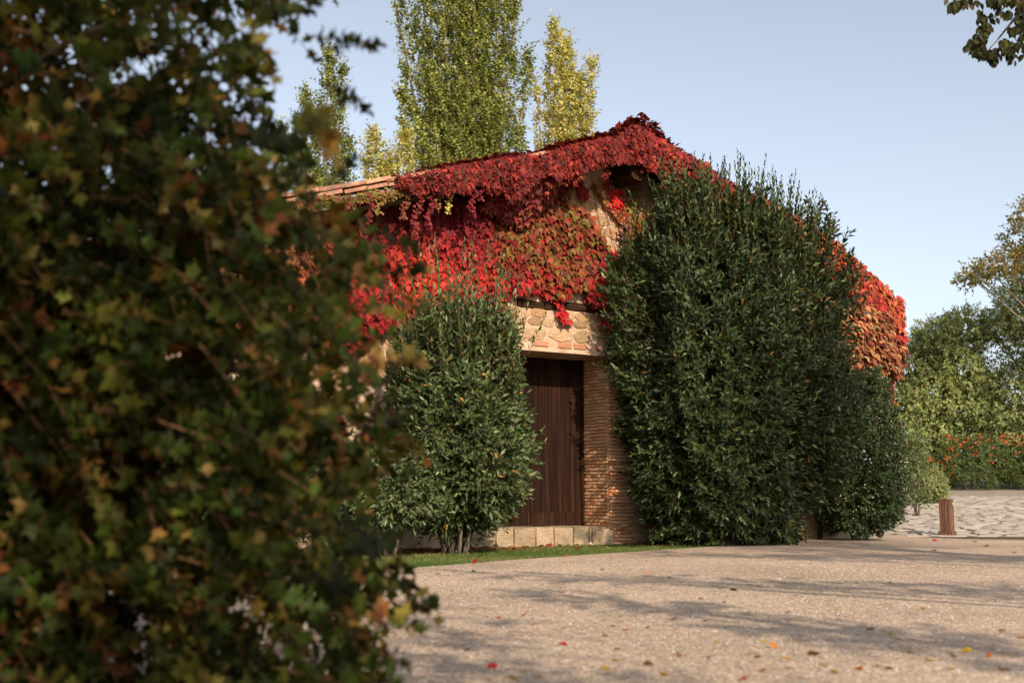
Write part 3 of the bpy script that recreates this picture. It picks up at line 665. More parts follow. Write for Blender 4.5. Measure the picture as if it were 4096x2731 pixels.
def ivy_roof():
    root = thing('creeper', 'dark wine-red creeper draped over the roof edge and ridge', 'climbing plant', OX, A)
    LV = Leaves(); n = 36000; s = rng.uniform(-4.75, 7.0, n); top = rk(s)
    wob_ = nz(np.c_[s*2.2, s*0, s*0], 1, 1)
    hang = np.interp(s, [-4.8, -4.2, -3.4, -2.6, -1.6, -.6, .0, .3, .7, 2, 4, 6, 8], [.1, .38, .48, .6, .42, .32, .36, .32, .4, .45, .55, .6, .5])*(1+.38*wob_+.2*nz(np.c_[s*9, s*0, s*0], 1, 5))
    mound = .05 + .2*np.exp(-((s-.35)/.6)**2) + np.interp(s, [-4.8, -3, -2.1, -1.5, 0, 8], [0, .02, .0, .07, .1, .1])*(1+.5*wob_)
    u = rng.random(n); front = u < .62
    v = rng.random(n)
    zf = top + mound*1.05 - v*(hang+mound); tf = OV - .06 - .15*rng.random(n)*(1-.4*v) - .09*nz(np.c_[s, s*0, zf], 3.2, 2) + np.maximum(0, zf-top)*.8
    tt = OV + rng.random(n)*1.3; zt = top + .06 + mound*(.6+.5*rng.random(n))*np.interp(tt, [OV, OV+.3, OV+1.3], [1, 1, .5])
    gap = ((s < -1.75) & (s > -2.25)) | ((s < -3.9))           # tiles show through here
    ok = front | ~gap | (rng.random(n) < .2)
    ok &= ~(front & gap & (zf > top-.12) & (rng.random(n) < .85))
    P = np.where(front[:, None], np.c_[s, tf, zf], np.c_[s, tt, zt])
    Df = np.c_[rng.normal(0, .4, n), -.3-.3*rng.random(n), -np.ones(n)]; Nf = np.c_[rng.normal(-.05, .5, n), -np.ones(n), .45+rng.normal(0, .5, n)]
    Dt = np.c_[rng.normal(0, .7, n), -.8+rng.normal(0, .5, n), .1+rng.normal(0, .45, n)]; Nt = np.c_[rng.normal(0, .35, n), rng.normal(-.3, .3, n), np.ones(n)]
    D = np.where(front[:, None], Df, Dt); Nn = np.where(front[:, None], Nf, Nt)
    g = np.clip((s-.6)/2.2 + .25*wob_, 0, 1)
    C = palette(n, [(.125, .016, .013), (.18, .018, .013), (.075, .014, .01), (.28, .035, .02)], [4, 4, 3, 1.2], .28)
    C2 = palette(n, [(.32, .03, .022), (.42, .065, .03), (.2, .016, .015)], [3, 2, 2.5], .28)  # sunlit look of the right slope painted in as brighter orange-red leaves
    C = np.where((rng.random(n) < g)[:, None], C2, C); S = np.clip(rng.normal(.092, .027, n), .04, .15)*np.interp(s, [-4.8, -3.5], [.55, 1])
    LV.add(P[ok], D[ok], Nn[ok], S[ok], C[ok])
    # the heavy drape that joins the wall carpet, and hanging strings of small leaves
    m_ = 900; ss = rng.uniform(-2.9, -1.5, m_); f = rng.random(m_); zz = rk(ss) - .4 - f*.75*(1-np.abs(ss+2.1)/1.2)
    LV.add(np.c_[ss, OV + .0 + f*.45 + rng.normal(0, .05, m_), zz], np.c_[rng.normal(0, .3, m_), np.full(m_, -.2), -np.ones(m_)], np.c_[rng.normal(0, .3, m_), -np.ones(m_), np.full(m_, .4)], rng.uniform(.07, .13, m_), palette(m_, [(.17, .02, .02), (.2, .06, .025)], [3, 1], .25))
    for s0, dz, sz, col in [(-4.55, .55, .05, (.2, .06, .03)), (-4.35, .9, .05, (.17, .03, .025)), (-4.1, .8, .055, (.16, .022, .025)), (-3.95, .5, .05, (.22, .1, .03)), (-3.75, .62, .05, (.42, .33, .08)), (-3.3, .7, .055, (.17, .02, .025)), (-3.15, .45, .05, (.15, .02, .02)), (-5.2, .75, .05, (.17, .03, .025)), (-5.6, .5, .05, (.15, .04, .02)), (-5.0, .4, .05, (.2, .12, .03)), (-6.2, .5, .05, (.16, .05, .02))]:
        m_ = int(110*dz); f = rng.random(m_)
        LV.add(np.c_[s0+.05*np.sin(f*6)+rng.normal(0, .03, m_), np.full(m_, OV-.04)+rng.normal(0, .03, m_), rk(s0)-.12-f*dz], np.c_[rng.normal(0, .5, m_), np.full(m_, -.5), -np.ones(m_)], np.c_[rng.normal(0, .4, m_), -np.ones(m_), np.full(m_, .4)], rng.uniform(sz*.7, sz*1.3, m_), palette(m_, [col], [1], .25))
    for s0 in rng.uniform(-2.9, 4.5, 30):
        dz = rng.uniform(.1, .38); m_ = int(60*dz) + 4; f = rng.random(m_)
        LV.add(np.c_[s0+.04*np.sin(f*5)+rng.normal(0, .025, m_), np.full(m_, OV-.06)+rng.normal(0, .03, m_), rk(s0)-.36-f*dz], np.c_[rng.normal(0, .5, m_), np.full(m_, -.5), -np.ones(m_)], np.c_[rng.normal(0, .4, m_), -np.ones(m_), np.full(m_, .4)], rng.uniform(.05, .09, m_), palette(m_, [(.15, .015, .015), (.24, .05, .02)], [2, 1], .3))
    m_ = 1500; ss = rng.uniform(-6.4, -2.9, m_)
    LV.add(np.c_[ss, OV - .04 + rng.normal(0, .02, m_), rk(ss) - .18 + .07*nz(np.c_[ss*4, ss*0, ss*0]) + rng.normal(0, .045, m_)], np.c_[rng.normal(0, .7, m_), np.full(m_, -.5), -np.ones(m_)], np.c_[rng.normal(0, .4, m_), -np.ones(m_), np.full(m_, .4)], rng.uniform(.03, .065, m_), palette(m_, [(.17, .15, .03), (.2, .06, .03), (.13, .1, .02)], [2, 2, 1], .25))
    LV.build(root, T_IVY, M['ivy'], single=300)
ivy_roof()
def ivy_y():
    root = thing('creeper', 'small Y-shaped creeper with dried leaves under the ridge beam', 'climbing plant', OX, A); LV = Leaves()
    arms = [([(-.35, 6.5), (-.12, 6.2), (.2, 5.95), (.38, 5.8)], 210, .055, .03, [(.3, .05, .03), (.28, .12, .03)]), ([(-.1, 6.6), (.1, 6.3), (.3, 6.0)], 140, .055, .05, [(.3, .06, .03), (.4, .02, .02)]), ([(1.15, 6.3), (.85, 6.05), (.62, 5.85), (.5, 5.6)], 190, .055, .035, [(.3, .09, .03), (.3, .05, .03)]),
            ([(.45, 6.5), (.48, 6.2), (.5, 5.9), (.55, 5.6)], 420, .06, .13, [(.2, .16, .035), (.3, .1, .03), (.26, .2, .05)]), ([(.15, 6.4), (.2, 6.15)], 34, .12, .07, [(.6, .02, .02)]),
            ([(.3, 5.95), (.42, 5.6), (.5, 5.2), (.6, 4.95), (.62, 4.7)], 420, .075, .075, [(.28, .13, .085), (.2, .07, .05), (.34, .18, .12)]), ([(.55, 5.5), (.62, 5.2), (.72, 4.95)], 200, .1, .08, [(.36, .03, .03), (.25, .03, .03)]), ([(.3, 5.05), (.0, 4.95), (.2, 4.75), (.45, 4.8)], 180, .1, .1, [(.5, .03, .04), (.3, .03, .03)])]
    for pl, m_, sz, sp, cs in arms:
        pl = np.array(pl); f = rng.uniform(0, len(pl)-1.001, m_); i = f.astype(int); q = pl[i]*(1-(f-i))[:, None] + pl[i+1]*(f-i)[:, None] + rng.normal(0, sp, (m_, 2))
        LV.add(np.c_[q[:, 0], rng.uniform(-.13, -.04, m_), q[:, 1]], np.c_[rng.normal(0, .6, m_), np.full(m_, -.4), -np.ones(m_)], np.c_[rng.normal(0, .4, m_), -np.ones(m_), rng.normal(.3, .4, m_)], rng.uniform(sz*.7, sz*1.25, m_), palette(m_, cs, [1]*len(cs), .25))
        MB().tube([(x_, -.045, z_) for x_, z_ in pl], .008, 5).obj('vine_stem', M['twig'], root)
    LV.build(root, T_IVY, M['ivy'], single=120)
    for k in range(5):
        MB().tube(curve((.1+k*.08, -.12, 5.0), (.2+rng.normal(0, .15), -.14, 4.2-rng.random()*.3), (rng.normal(0, .12), 0, 0), 8), .004, 4).obj('tendril', M['palebark'], root)
ivy_y()
def ivy_mound():
    root = thing('creeper', 'orange creeper mound spilling over the far end of the roof', 'climbing plant', OX, A); LV = Leaves()
    n = 21000; u = sphere_dirs(n, -1); u[:, 1] = -np.abs(u[:, 1])*1.0; u = norm(u)
    c = np.array([5.75, -.1, 3.85]); r = np.array([1.5, .95, 1.25]); k = 1 + .16*nz(u*5, 1, 2) + .06*rng.normal(size=n)
    P = c + u*r*k[:, None]; P[:, 2] = np.minimum(P[:, 2], rk(P[:, 0]) + .1 + rng.normal(0, .05, n) )
    keep = (P[:, 2] > 2.75 + .7*np.abs((P[:, 0]-6.0)/1.1) + .3*nz(P*np.array([3., 0, 0]), 1, 3)) & (P[:, 0] > 3.9)
    P, u = P[keep], u[keep]; n = len(P)
    D = np.c_[rng.normal(0, .35, n), -.3+0*u[:, 1], -np.ones(n)] + u*.5; Nn = u + np.c_[rng.normal(0, .25, n), -.3*np.ones(n), .5+rng.normal(0, .25, n)]
    g = (P[:, 2] < 3.3+.3*nz(P, 2)) & (P[:, 0] < 5.9) & (rng.random(n) < .75)
    C = palette(n, [(.3, .095, .045), (.38, .18, .075), (.22, .055, .033), (.4, .26, .11), (.13, .03, .022)], [3, 3, 2.4, 1.4, 1.6], .28)
    C = np.where(g[:, None], palette(n, [(.4, .34, .08), (.2, .17, .03), (.4, .2, .05)], [2, 2, 1], .2), C)
    LV.add(P, D, Nn, np.clip(rng.normal(.125, .035, n), .05, .2), C)
    for s0, z0, dz in ((6.6, 3.5, 1.3), (6.45, 3.4, .8), (6.2, 3.3, .7), (5.9, 3.2, .5)):
        m_ = 150; f = rng.random(m_)
        LV.add(np.c_[s0+rng.normal(0, .07, m_)*(1-.6*f), rng.normal(-.75, .06, m_), z0-f*dz], np.c_[rng.normal(0, .3, m_), np.full(m_, -.3), -np.ones(m_)], np.c_[rng.normal(0, .3, m_), -np.ones(m_), np.full(m_, .3)], rng.uniform(.07, .14, m_), palette(m_, [(.3, .03, .03), (.4, .12, .04)], [2, 1], .25))
    # the bank that follows the right-hand roof slope
    m_ = 3000; ss = rng.uniform(3.0, 6.9, m_); zz = rk(ss) + rng.uniform(-.5, .16, m_)
    LV.add(np.c_[ss, OV - .1 - rng.random(m_)*.15, zz], np.c_[rng.normal(0, .4, m_), np.full(m_, -.4), -np.ones(m_)], np.c_[rng.normal(0, .3, m_), -np.ones(m_), np.full(m_, .5)], rng.uniform(.09, .16, m_), palette(m_, [(.32, .04, .028), (.38, .11, .04), (.22, .025, .02)], [2, 2, 1], .25))
    LV.build(root, T_IVY, M['ivy'], single=300)
    MB().tube([(5.2, -.05, 0), (5.3, -.05, 1.5), (5.6, -.06, 3), (6, -.1, 4)], [.05, .04, .03, .02], 7).obj('trunk', M['bark'], root, True)
ivy_mound()

# ------------------------------------------------------------ shrubs
BAY = [(.044, .068, .022), (.07, .1, .034), (.023, .038, .013), (.125, .155, .055), (.33, .19, .05)]
p = HL(1.8, -1.3)
bush('bay_shrub', 'huge dark green bay shrub right of the door', 'shrub', p, A, 2.0, 1.25, 6.05, 2.3, 8600, 11, .155, BAY, [5, 3.5, 4, 1.2, .06], T_BAY, M['leaf'], 300,
     length=(.28, .5), spikes=330, spike_h=1.25, lump=.15, stems=10, up=.75, var=.3, stem_h=1.2, power=4.0, narrow=.36, stem_r=.04, inner=.35)
bush('bay_shrub', 'mid-height bay shrub left of the door with bare stems', 'shrub', (-.84, 18.25, 0), .3, 1.02, 1.1, 3.3, 1.75, 3900, 10, .145,
     [(.065, .095, .03), (.11, .145, .055), (.035, .055, .018), (.17, .2, .085), (.4, .22, .05)], [5, 4, 3, 1.2, .12], T_BAY, M['leaf'], 300, length=(.26, .55), spikes=130, spike_h=1.7, up=.7, stems=13, stem_h=1.0, narrow=.42, lump=.24, clear=.3, var=.3, stem_r=.03)
bush('bay_shrub', 'low grey-green bay shrub with two pale trunks beside the grass edge', 'shrub', (-1.78, 17.35, 0), 0, .72, .6, 1.55, .95, 800, 10, .135,
     [(.1, .13, .05), (.15, .18, .08), (.06, .09, .035)], [4, 3, 3], T_BAY, M['leaf'], 120, length=(.2, .34), spikes=0, stems=4, stem_h=.9, stem_r=.038, narrow=.3, clear=.42)
bush('bay_shrub', 'bay shrub with narrow leaves behind the leafy foreground branches', 'shrub', (-4.1, 16.4, 0), 0, 1.7, 1.0, 2.4, 1.2, 2400, 10, .13,
     [(.05, .09, .03), (.08, .13, .045), (.2, .16, .05)], [5, 3, .3], T_BAY, M['leaf'], 0, length=(.22, .38), spikes=10, spike_h=.4, stems=6)
# viburnum with small pale flower heads
vb = bush('viburnum_shrub', 'dense rounded shrub dotted with small pale flower heads', 'shrub', (6.84, 24.1, 0), 0, .8, .85, 3.3, 1.35, 5600, 8, .085,
     [(.05, .085, .03), (.075, .12, .04), (.03, .05, .02), (.13, .16, .06)], [5, 4, 3, 1], T_dia(.3), M['leaf'], 200, length=(.16, .28), spikes=0, stems=8, lump=.1, power=3.4)
def flowers():
    n = 520; u = sphere_dirs(n, -.8); q = (np.abs(u)**3.4).sum(1)**(-1/3.4)
    B = u*q[:, None]*np.array([.88, .87, 1]); B[:, 2] = np.where(u[:, 2] > 0, B[:, 2]*1.95, B[:, 2]*1.3) + 1.4
    base = np.array([(1,0,0),(0,1,0),(-1,0,0),(0,-1,0),(0,0,.8),(0,0,-.8)]); V = base[None]*rng.uniform(.01, .024, (n, 6, 1)) + B[:, None]
    F = np.array([(0,1,4),(1,2,4),(2,3,4),(3,0,4),(1,0,5),(2,1,5),(3,2,5),(0,3,5)]); F = (F[None]+(np.arange(n)*6)[:, None, None]).reshape(-1, 3)
    link('flower_heads', mesh('flower_heads', V.reshape(-1, 3), F, PEB, cols=np.repeat(palette(n, [(.6, .45, .4), (.7, .62, .55), (.45, .25, .2)], [2, 2, 1], .1), 6, axis=0)), vb, kind='stuff')
flowers()
bush('bay_shrub', 'thin light green shoots rising beside the flowering round shrub', 'shrub', (10.95, 33.0, float(gz(33))), 0, .35, .4, 2.0, 1.2, 150, 9, .13,
     [(.1, .15, .05), (.15, .19, .07)], [1, 1], T_BAY, M['leaf'], 0, spikes=16, spike_h=.9, stems=4)
jn = bush('juniper_shrub', 'pale feathery yellow-green juniper at the edge of the paving', 'shrub', (13.2, 38.6, float(gz(38.6))), 0, .48, .6, 1.0, .45, 650, 14, .085,
     [(.3, .33, .14), (.38, .4, .19), (.2, .24, .1)], [3, 2, 2], T_SMALL, M['thin'], 0, length=(.22, .4), up=.5, spikes=30, spike_h=.35, stems=3, stem_h=.4)
# firethorn hedge with orange berries
pyr = []
for i, (x0, w0, h0, lab) in enumerate([(15.6, 1.1, 1.15, 'low firethorn shrub with red berries left in the berry hedge'), (17.6, 1.5, 2.0, 'leggy firethorn with orange berries and a pale bare branch'), (20.4, 1.7, 2.1, 'broad firethorn with orange-red berries in front of a white post'), (23.4, 1.7, 2.05, 'firethorn with orange berries at the edge of the yard')]):
    b_ = bush('firethorn_shrub', lab, 'shrub', (x0, 46.6, float(gz(46.6))), 0, w0, 1.0, h0, h0*.48, 950, 8, .1,
         [(.06, .11, .03), (.1, .16, .045), (.15, .2, .06), (.2, .15, .07)], [4, 4, 2, .6], T_SMALL, M['thin'], 0, length=(.2, .4), lump=.2, stems=5, power=2.4, spikes=16, spike_h=.5)
    n = 216
    cx_ = np.repeat(rng.uniform(-1, 1, n//6), 6)*w0; cz_ = np.repeat(h0*(.35+.68*rng.random(n//6)**.5), 6); cy_ = np.repeat(rng.uniform(-1.02, -.5, n//6), 6)
    B = np.c_[cx_, cy_, cz_] + rng.normal(0, .05, (len(cx_), 3)); m_ = len(B)
    base = np.array([(1,0,0),(0,1,0),(-1,0,0),(0,-1,0),(0,0,1),(0,0,-1)]); V = base[None]*rng.uniform(.018, .03, (m_, 1, 1)) + B[:, None]
    F = np.array([(0,1,4),(1,2,4),(2,3,4),(3,0,4),(1,0,5),(2,1,5),(3,2,5),(0,3,5)]); F = (F[None]+(np.arange(m_)*6)[:, None, None]).reshape(-1, 3)
    link('berries', mesh('berries', V.reshape(-1, 3), F, PEB, cols=np.repeat(palette(m_, [(.62, .1, .02), (.7, .16, .03), (.5, .03, .02)], [3, 2, 2 if i else 6], .12), 6, axis=0)), b_, kind='stuff')
po = MB().box((-.13, -.13, 0), (.13, .13, 1.5)).box((-.16, -.16, 1.5), (.16, .16, 1.56)).obj('gate_post', M['white'], None, loc=(20.3, 47.9, float(gz(47.9)))); tag(po, 'white post showing through the berry hedge', 'post')

# ------------------------------------------------------------ trees
def crown_tree(name, label, cat, loc, height, clumps, nl, leaf, cols, wts, tpl, mat, trunk_r=.16, trunk_h=None, single=0, lean=(0, 0), m=9, length=(.35, .7), droop=.15, group=None, bark='bark', up=.3, var=.22):
    """clumps: list of (x, y, z, rx, ry, rz) relative to the foot"""
    root = thing(name, label, cat, loc, 0, group); LV = Leaves(); tw = {'v': []}
    vol = np.array([c[3]*c[4]*c[5] for c in clumps])**.7; cnt = (nl/m*vol/vol.sum()).astype(int)+1
    for c, k in zip(clumps, cnt):
        u = sphere_dirs(k, -1); rr = rng.uniform(.25, 1, k)**.55*(1+.18*nz(u*4+np.array(c[:3]), 1, 3))
        B = np.array(c[:3]) + u*rr[:, None]*np.array(c[3:]); D = u*(1-up) + np.array([0, 0, up]) + rng.normal(0, .35, (k, 3))
        shoots(LV, B, D, rng.uniform(*length, k), m, leaf, lambda p, n, t: palette(n, cols, wts, var), tw, 70, 30, droop=droop)
    LV.build(root, tpl, mat, single=single, name='crown'); twig_obj(tw, root)
    th = trunk_h or height*.55
    tp = [(0, 0, -.1), (lean[0]*.3, lean[1]*.3, th*.4), (lean[0]*.7, lean[1]*.7, th*.75), (lean[0], lean[1], th)]
    MB().tube(tp, [trunk_r*1.3, trunk_r, trunk_r*.8, trunk_r*.5], 10).obj('trunk', M[bark], root, True)
    for c in clumps[:26]:
        z0 = max(.25*th, min(th*.97, c[2]*.55)); f = z0/th
        MB().tube(curve((lean[0]*f, lean[1]*f, z0), c[:3], (0, 0, -.12*c[2]*.3), 7), np.linspace(trunk_r*.38, .018, 7), 6).obj('limb', M[bark], root, True)
    return root

# poplars behind the house: several upswept columns each
def poplar(label, x, y, cols, wts, columns, leaf=.155, dens=2600, pale=False, m=8):
    g0 = float(gz(y)); root = thing('poplar_tree', label, 'tree', (x, y, g0)); LV = Leaves(); tw = {'v': []}
    for (tx, ty, zt, zb, w0, dn) in columns:        # top offset, top z, base z, width, density
        n = int(dens*dn*(zt-zb)/15*w0/m)
        f = rng.random(n)**.85
        ax = tx*(f**1.15); ay = ty*f; az = zb + (zt-zb)*f
        rad = w0*(np.sin(np.clip(f*.92+.1, 0, 1)*math.pi)**.6)*(.35+.65*rng.random(n)**.5)*(1+.45*nz(np.c_[ax, ay, az*1.6]+tx*5, 1, 2))
        th = rng.uniform(0, 6.28, n)
        B = np.c_[ax+rad*np.cos(th), ay+rad*np.sin(th), az]
        D = np.c_[np.cos(th)*.45, np.sin(th)*.45, np.ones(n)] + rng.normal(0, .28, (n, 3))
        ye = np.clip((.8 - (az-8)/13) + .35*nz(B, .5, 6), 0, 1)
        c = lambda p_, nn, t: np.where((rng.random(nn) < ye*.75)[:, None], palette(nn, cols[1], wts[1], .2), palette(nn, cols[0], wts[0], .2))
        shoots(LV, B, D, rng.uniform(.35, .75, n), m, leaf, c, tw, 75, 45)
        pts = [(tx*(q**1.15), ty*q, max(0, zb-3)*(1-q) + (zt-.5)*q) for q in np.linspace(0, 1, 9)]
        MB().tube(pts, np.linspace(.16, .02, 9), 6).obj('limb', M['palebark'], root, True)
    LV.build(root, T_POP, M['thin'], name='crown'); twig_obj(tw, root, mat=M['palebark'])
    MB().tube([(0, 0, -.2), (0, 0, 2.5), (.1, 0, 5), (.1, 0, 9)], [.34, .28, .22, .1], 10).obj('trunk', M['palebark'], root, True)
    return root
GR = [(.22, .26, .06), (.3, .33, .085), (.12, .15, .035), (.42, .41, .13)]; YE = [(.5, .46, .15), (.4, .41, .12), (.6, .5, .17)]
Wg, Wy = [4, 3, 3, 1], [2, 2, 1]
def _v(py): return -(py-1365.5)/4840
def pxx(px, y, py=1700): return (px-2048)/4840*y/(math.cos(PITCH) - _v(py)*math.sin(PITCH))
def pzz(py, y): return .85 + y*(math.sin(PITCH) + _v(py)*math.cos(PITCH))/(math.cos(PITCH) - _v(py)*math.sin(PITCH))
Y0 = 47.0
poplar('tall broad green poplar rising above the red ivy roof', pxx(1880, Y0), Y0, (GR, YE), (Wg, Wy),
       [(-3.05, 0, 20.0, 4, .5, .9), (-2.3, .4, 22.5, 4, .75, 1.1), (-1.45, -.4, 24, 4, .7, 1.1), (-.65, .3, 26, 4, .7, 1.2), (.15, -.3, 27, 4, .65, 1.2), (.85, .4, 26, 4, .6, 1.1), (1.4, 0, 23.5, 4, .55, 1.0), (1.75, 0, 19.6, 4, .5, .9), (2.35, 0, 17.4, 4, .5, .7),
        (-2.75, -.3, 15.6, 4, .75, .9), (-1.6, -.6, 16.5, 3, .9, .9), (-.4, -.8, 15.5, 3, .95, .9), (.9, -.6, 15, 3, .9, .9), (1.9, -.4, 14, 3, .7, .8)], dens=11000)
poplar('slender yellowing poplar right of the tall green one', pxx(2235, Y0+1.5), Y0+1.5, (YE, YE), (Wy, Wy),
       [(-.1, 0, 19.2, 4, .5, 1.2), (.45, .2, 18.4, 4, .5, 1.3), (-.8, 0, 16.5, 4, .45, .5), (.9, 0, 16.9, 4, .6, 1), (1.45, -.2, 17.4, 5, .42, 1.1), (1.1, .2, 14.5, 4, .7, 1), (.0, 0, 13.6, 4, .8, .9), (-.6, 0, 12.4, 4, .6, .8)], dens=10500)
poplar('small golden poplar low above the tiled roof edge', pxx(1530, Y0-2), Y0-2, (YE, YE), (Wy, Wy),
       [(-.55, 0, 13.6, 4, .6, 1), (.1, 0, 12.5, 4, .6, 1), (.75, 0, 13.6, 4, .5, 1), (-.2, .2, 12.0, 3, .9, 1)], dens=10500)
poplar('loose green poplar half hidden by the foreground branches', pxx(1250, Y0+1), Y0+1, (GR, YE), (Wg, Wy),
       [(-1.6, 0, 14.6, 4, .6, .8), (-.6, 0, 16, 4, .6, .8), (.35, 0, 17.8, 4, .6, 1), (.95, 0, 17, 4, .45, .9), (1.2, 0, 14, 4, .6, 1), (0, 0, 12.6, 4, 1.0, .8)], dens=9500)

# broadleaf hedge-like trees right of the house
LG = [(.26, .31, .11), (.34, .38, .15), (.16, .2, .07), (.42, .44, .18), (.4, .26, .16)]; LW = [4, 4, 3, 1.5, .25]
def blob(px, py, Y, rx, rz, ry=1.4): return (px, py, Y, rx, rz, ry)
def tree_px(label, x0, Y, blobs, nl, leaf, cols, wts, tr=.15, **k):
    cl = [(pxx(a, Y+dy, b)-x0, dy, pzz(b, Y+dy)-float(gz(Y)), rx, 1.3, rz) for a, b, dy, rx, rz in blobs]
    return crown_tree(k.pop('name', 'privet_tree'), label, 'tree', (x0, Y, float(gz(Y))), 8, cl, nl, leaf, cols, wts, T_WIDE, M['thin'], tr, 5.5, m=8, length=(.3, .55), **k)
tree_px('rounded light green tree behind the berry hedge', pxx(3790, 49), 49, [(3860, 1330, 0, .95, .85), (3740, 1370, -.3, .9, .8), (3650, 1460, .2, .9, .9), (3830, 1480, -.4, 1.2, 1), (3720, 1580, -.3, 1.3, 1.1), (3860, 1640, -.5, 1.2, 1.1), (3640, 1650, 0, .9, 1.2), (3680, 1760, -.3, 1.2, 1.1), (3830, 1790, -.5, 1.2, 1.1), (3930, 1560, -.2, .6, .7)], 42000, .16, LG, LW)
tree_px('big grey-green tree at the edge of the picture behind the berry hedge', pxx(4150, 48), 48, [(4090, 1220, 0, 1.0, 1.0), (4200, 1120, 0, 1.3, 1.2), (4000, 1310, -.2, .65, .6), (4130, 1400, -.3, 1.2, 1.0), (4060, 1560, -.4, 1.3, .9), (4230, 1500, 0, 1.4, 1.2), (3990, 1680, -.3, 1.0, .9), (4130, 1720, -.4, 1.3, 1.0), (4230, 1800, -.3, 1.3, 1.1), (4060, 1830, -.4, 1.1, .9), (4320, 1300, 0, 1.3, 1.2), (4350, 1650, 0, 1.3, 1.3)], 42000, .16, [(.25, .3, .12), (.33, .37, .155), (.18, .22, .08), (.38, .35, .18)], [4, 3, 3, 1])
tree_px('tree with bronze leaves leaning in above the grey-green tree', pxx(4420, 44), 44, [(3900, 1110, 0, .5, .28), (3960, 1080, 0, .55, .35), (4040, 1060, 0, .6, .4), (4090, 960, 0, .45, .5), (4120, 850, 0, .5, .3), (4170, 1020, 0, .8, .7), (4300, 900, 0, 1.4, 1.4), (4420, 1150, 0, 1.5, 1.4), (4500, 750, 0, 1.6, 1.5)], 14000, .16,
        [(.18, .19, .06), (.3, .19, .08), (.12, .13, .045), (.36, .27, .1)], [3, 2, 2, 1], tr=.2, name='broadleaf_tree')
# a row farther back fills the view between crowns
for i, (x0, Y, h, lab) in enumerate([(29, 60, 7.5, 'distant green tree right of the grey-green one'), (33, 62, 8.5, 'farthest green tree beyond the yard'), (-11, 50, 9, 'tree seen through the foreground leaves'), (-17, 47, 11, 'leafy tree behind the house at the far side of the foreground leaves')]):
    crown_tree('broadleaf_tree', lab, 'tree', (x0, Y, float(gz(Y))), h, [(rng.normal(0, 1.2), rng.normal(0, .8), h*rng.uniform(.35, .95), 1.8, 1.6, 1.5) for _ in range(8)], 9000, .2, LG, LW, T_POP, M['thin'], .2, h*.6, m=8)

# the linden-like tree whose branch tips hang into the top corner
LN = [(.035, .04, .01), (.055, .055, .014), (.024, .028, .008), (.17, .08, .025)]; LNW = [5, 3, 3, .5]
root = crown_tree('linden_tree', 'tree with drooping leafy branch tips in the top corner of the sky', 'tree', (9.6, 10.2, 0), 12.5,
   [(-.6, .3, 10.4, 2.3, 2.2, 1.5), (.8, -.6, 9.3, 2.0, 2.2, 1.6), (-1.0, 1.0, 8.6, 1.8, 2.2, 1.3), (1.2, 1.4, 10, 2.0, 2.0, 1.6), (-.2, -1.4, 8.4, 2.0, 1.8, 1.3), (0, 0, 7.4, 2.2, 2.0, .9)], 17000, .11, LN, LNW, T_WIDE, M['thin'], .2, 7.5, m=9, length=(.4, .8), droop=.5)
def hanging_tips(root):
    LV = Leaves(); tw = {'v': []}; b0 = np.array([9.6, 10.2, 0])
    Y = 12.4; at = lambda px, py, y=Y: np.array([pxx(px, y, py), y, pzz(py, y)]) - b0
    br = [[(4300, -140), (4170, -10), (4096, 30), (4030, 110), (3990, 160), (3950, 205), (3900, 215)], [(4170, -10), (4080, 10), (4020, 28), (3985, 60), (3960, 90), (3945, 130)], [(4120, -60), (3990, -30), (3900, -10), (3830, 5), (3795, 30)], [(4110, 30), (4080, 100), (4060, 150), (4075, 190)]]
    for j, pl in enumerate(br):
        P = [at(a, b, Y+.1*math.sin(a)) for a, b in pl]
        MB().tube(P, np.linspace(.022 if j == 0 else .011, .003, len(P)), 5).obj('limb', M['bark'], root, True)
    cl = [(3815, 25, 15), (3850, 10, 10), (3975, 8, 14), (4005, 0, 12), (3925, 70, 12), (3935, 110, 18), (3915, 155, 14), (3890, 175, 12), (3895, 200, 14), (3955, 225, 16), (3935, 205, 8), (3980, 210, 6), (4015, 175, 13), (4030, 200, 9), (3995, 60, 4), (4030, 60, 5), (4075, 40, 5), (4090, 100, 7), (4060, 185, 5), (4085, 150, 4), (4095, 200, 5), (3900, 8, 3), (4060, 5, 9), (4090, 20, 8), (4080, 75, 6), (4050, 120, 5), (4092, 150, 5), (4040, 235, 6), (3970, 240, 7), (4110, 90, 10), (4130, 20, 12)]
    for a, b, k in cl:
        Q = np.array([at(a+rng.normal(0, 11), b+rng.normal(0, 9)-8, Y+rng.normal(0, .12)) for _ in range(k*2)]); k = k*2
        D = np.c_[rng.normal(0, .45, k), rng.normal(0, .4, k), -np.ones(k)]; Nn = np.c_[rng.normal(0, .7, k), -np.ones(k), rng.normal(.2, .4, k)]
        LV.add(Q, D, Nn, rng.uniform(.075, .105, k), palette(k, LN, LNW, .25))
    LV.build(root, T_oval(.32), M['thin'], single=150)
hanging_tips(root)

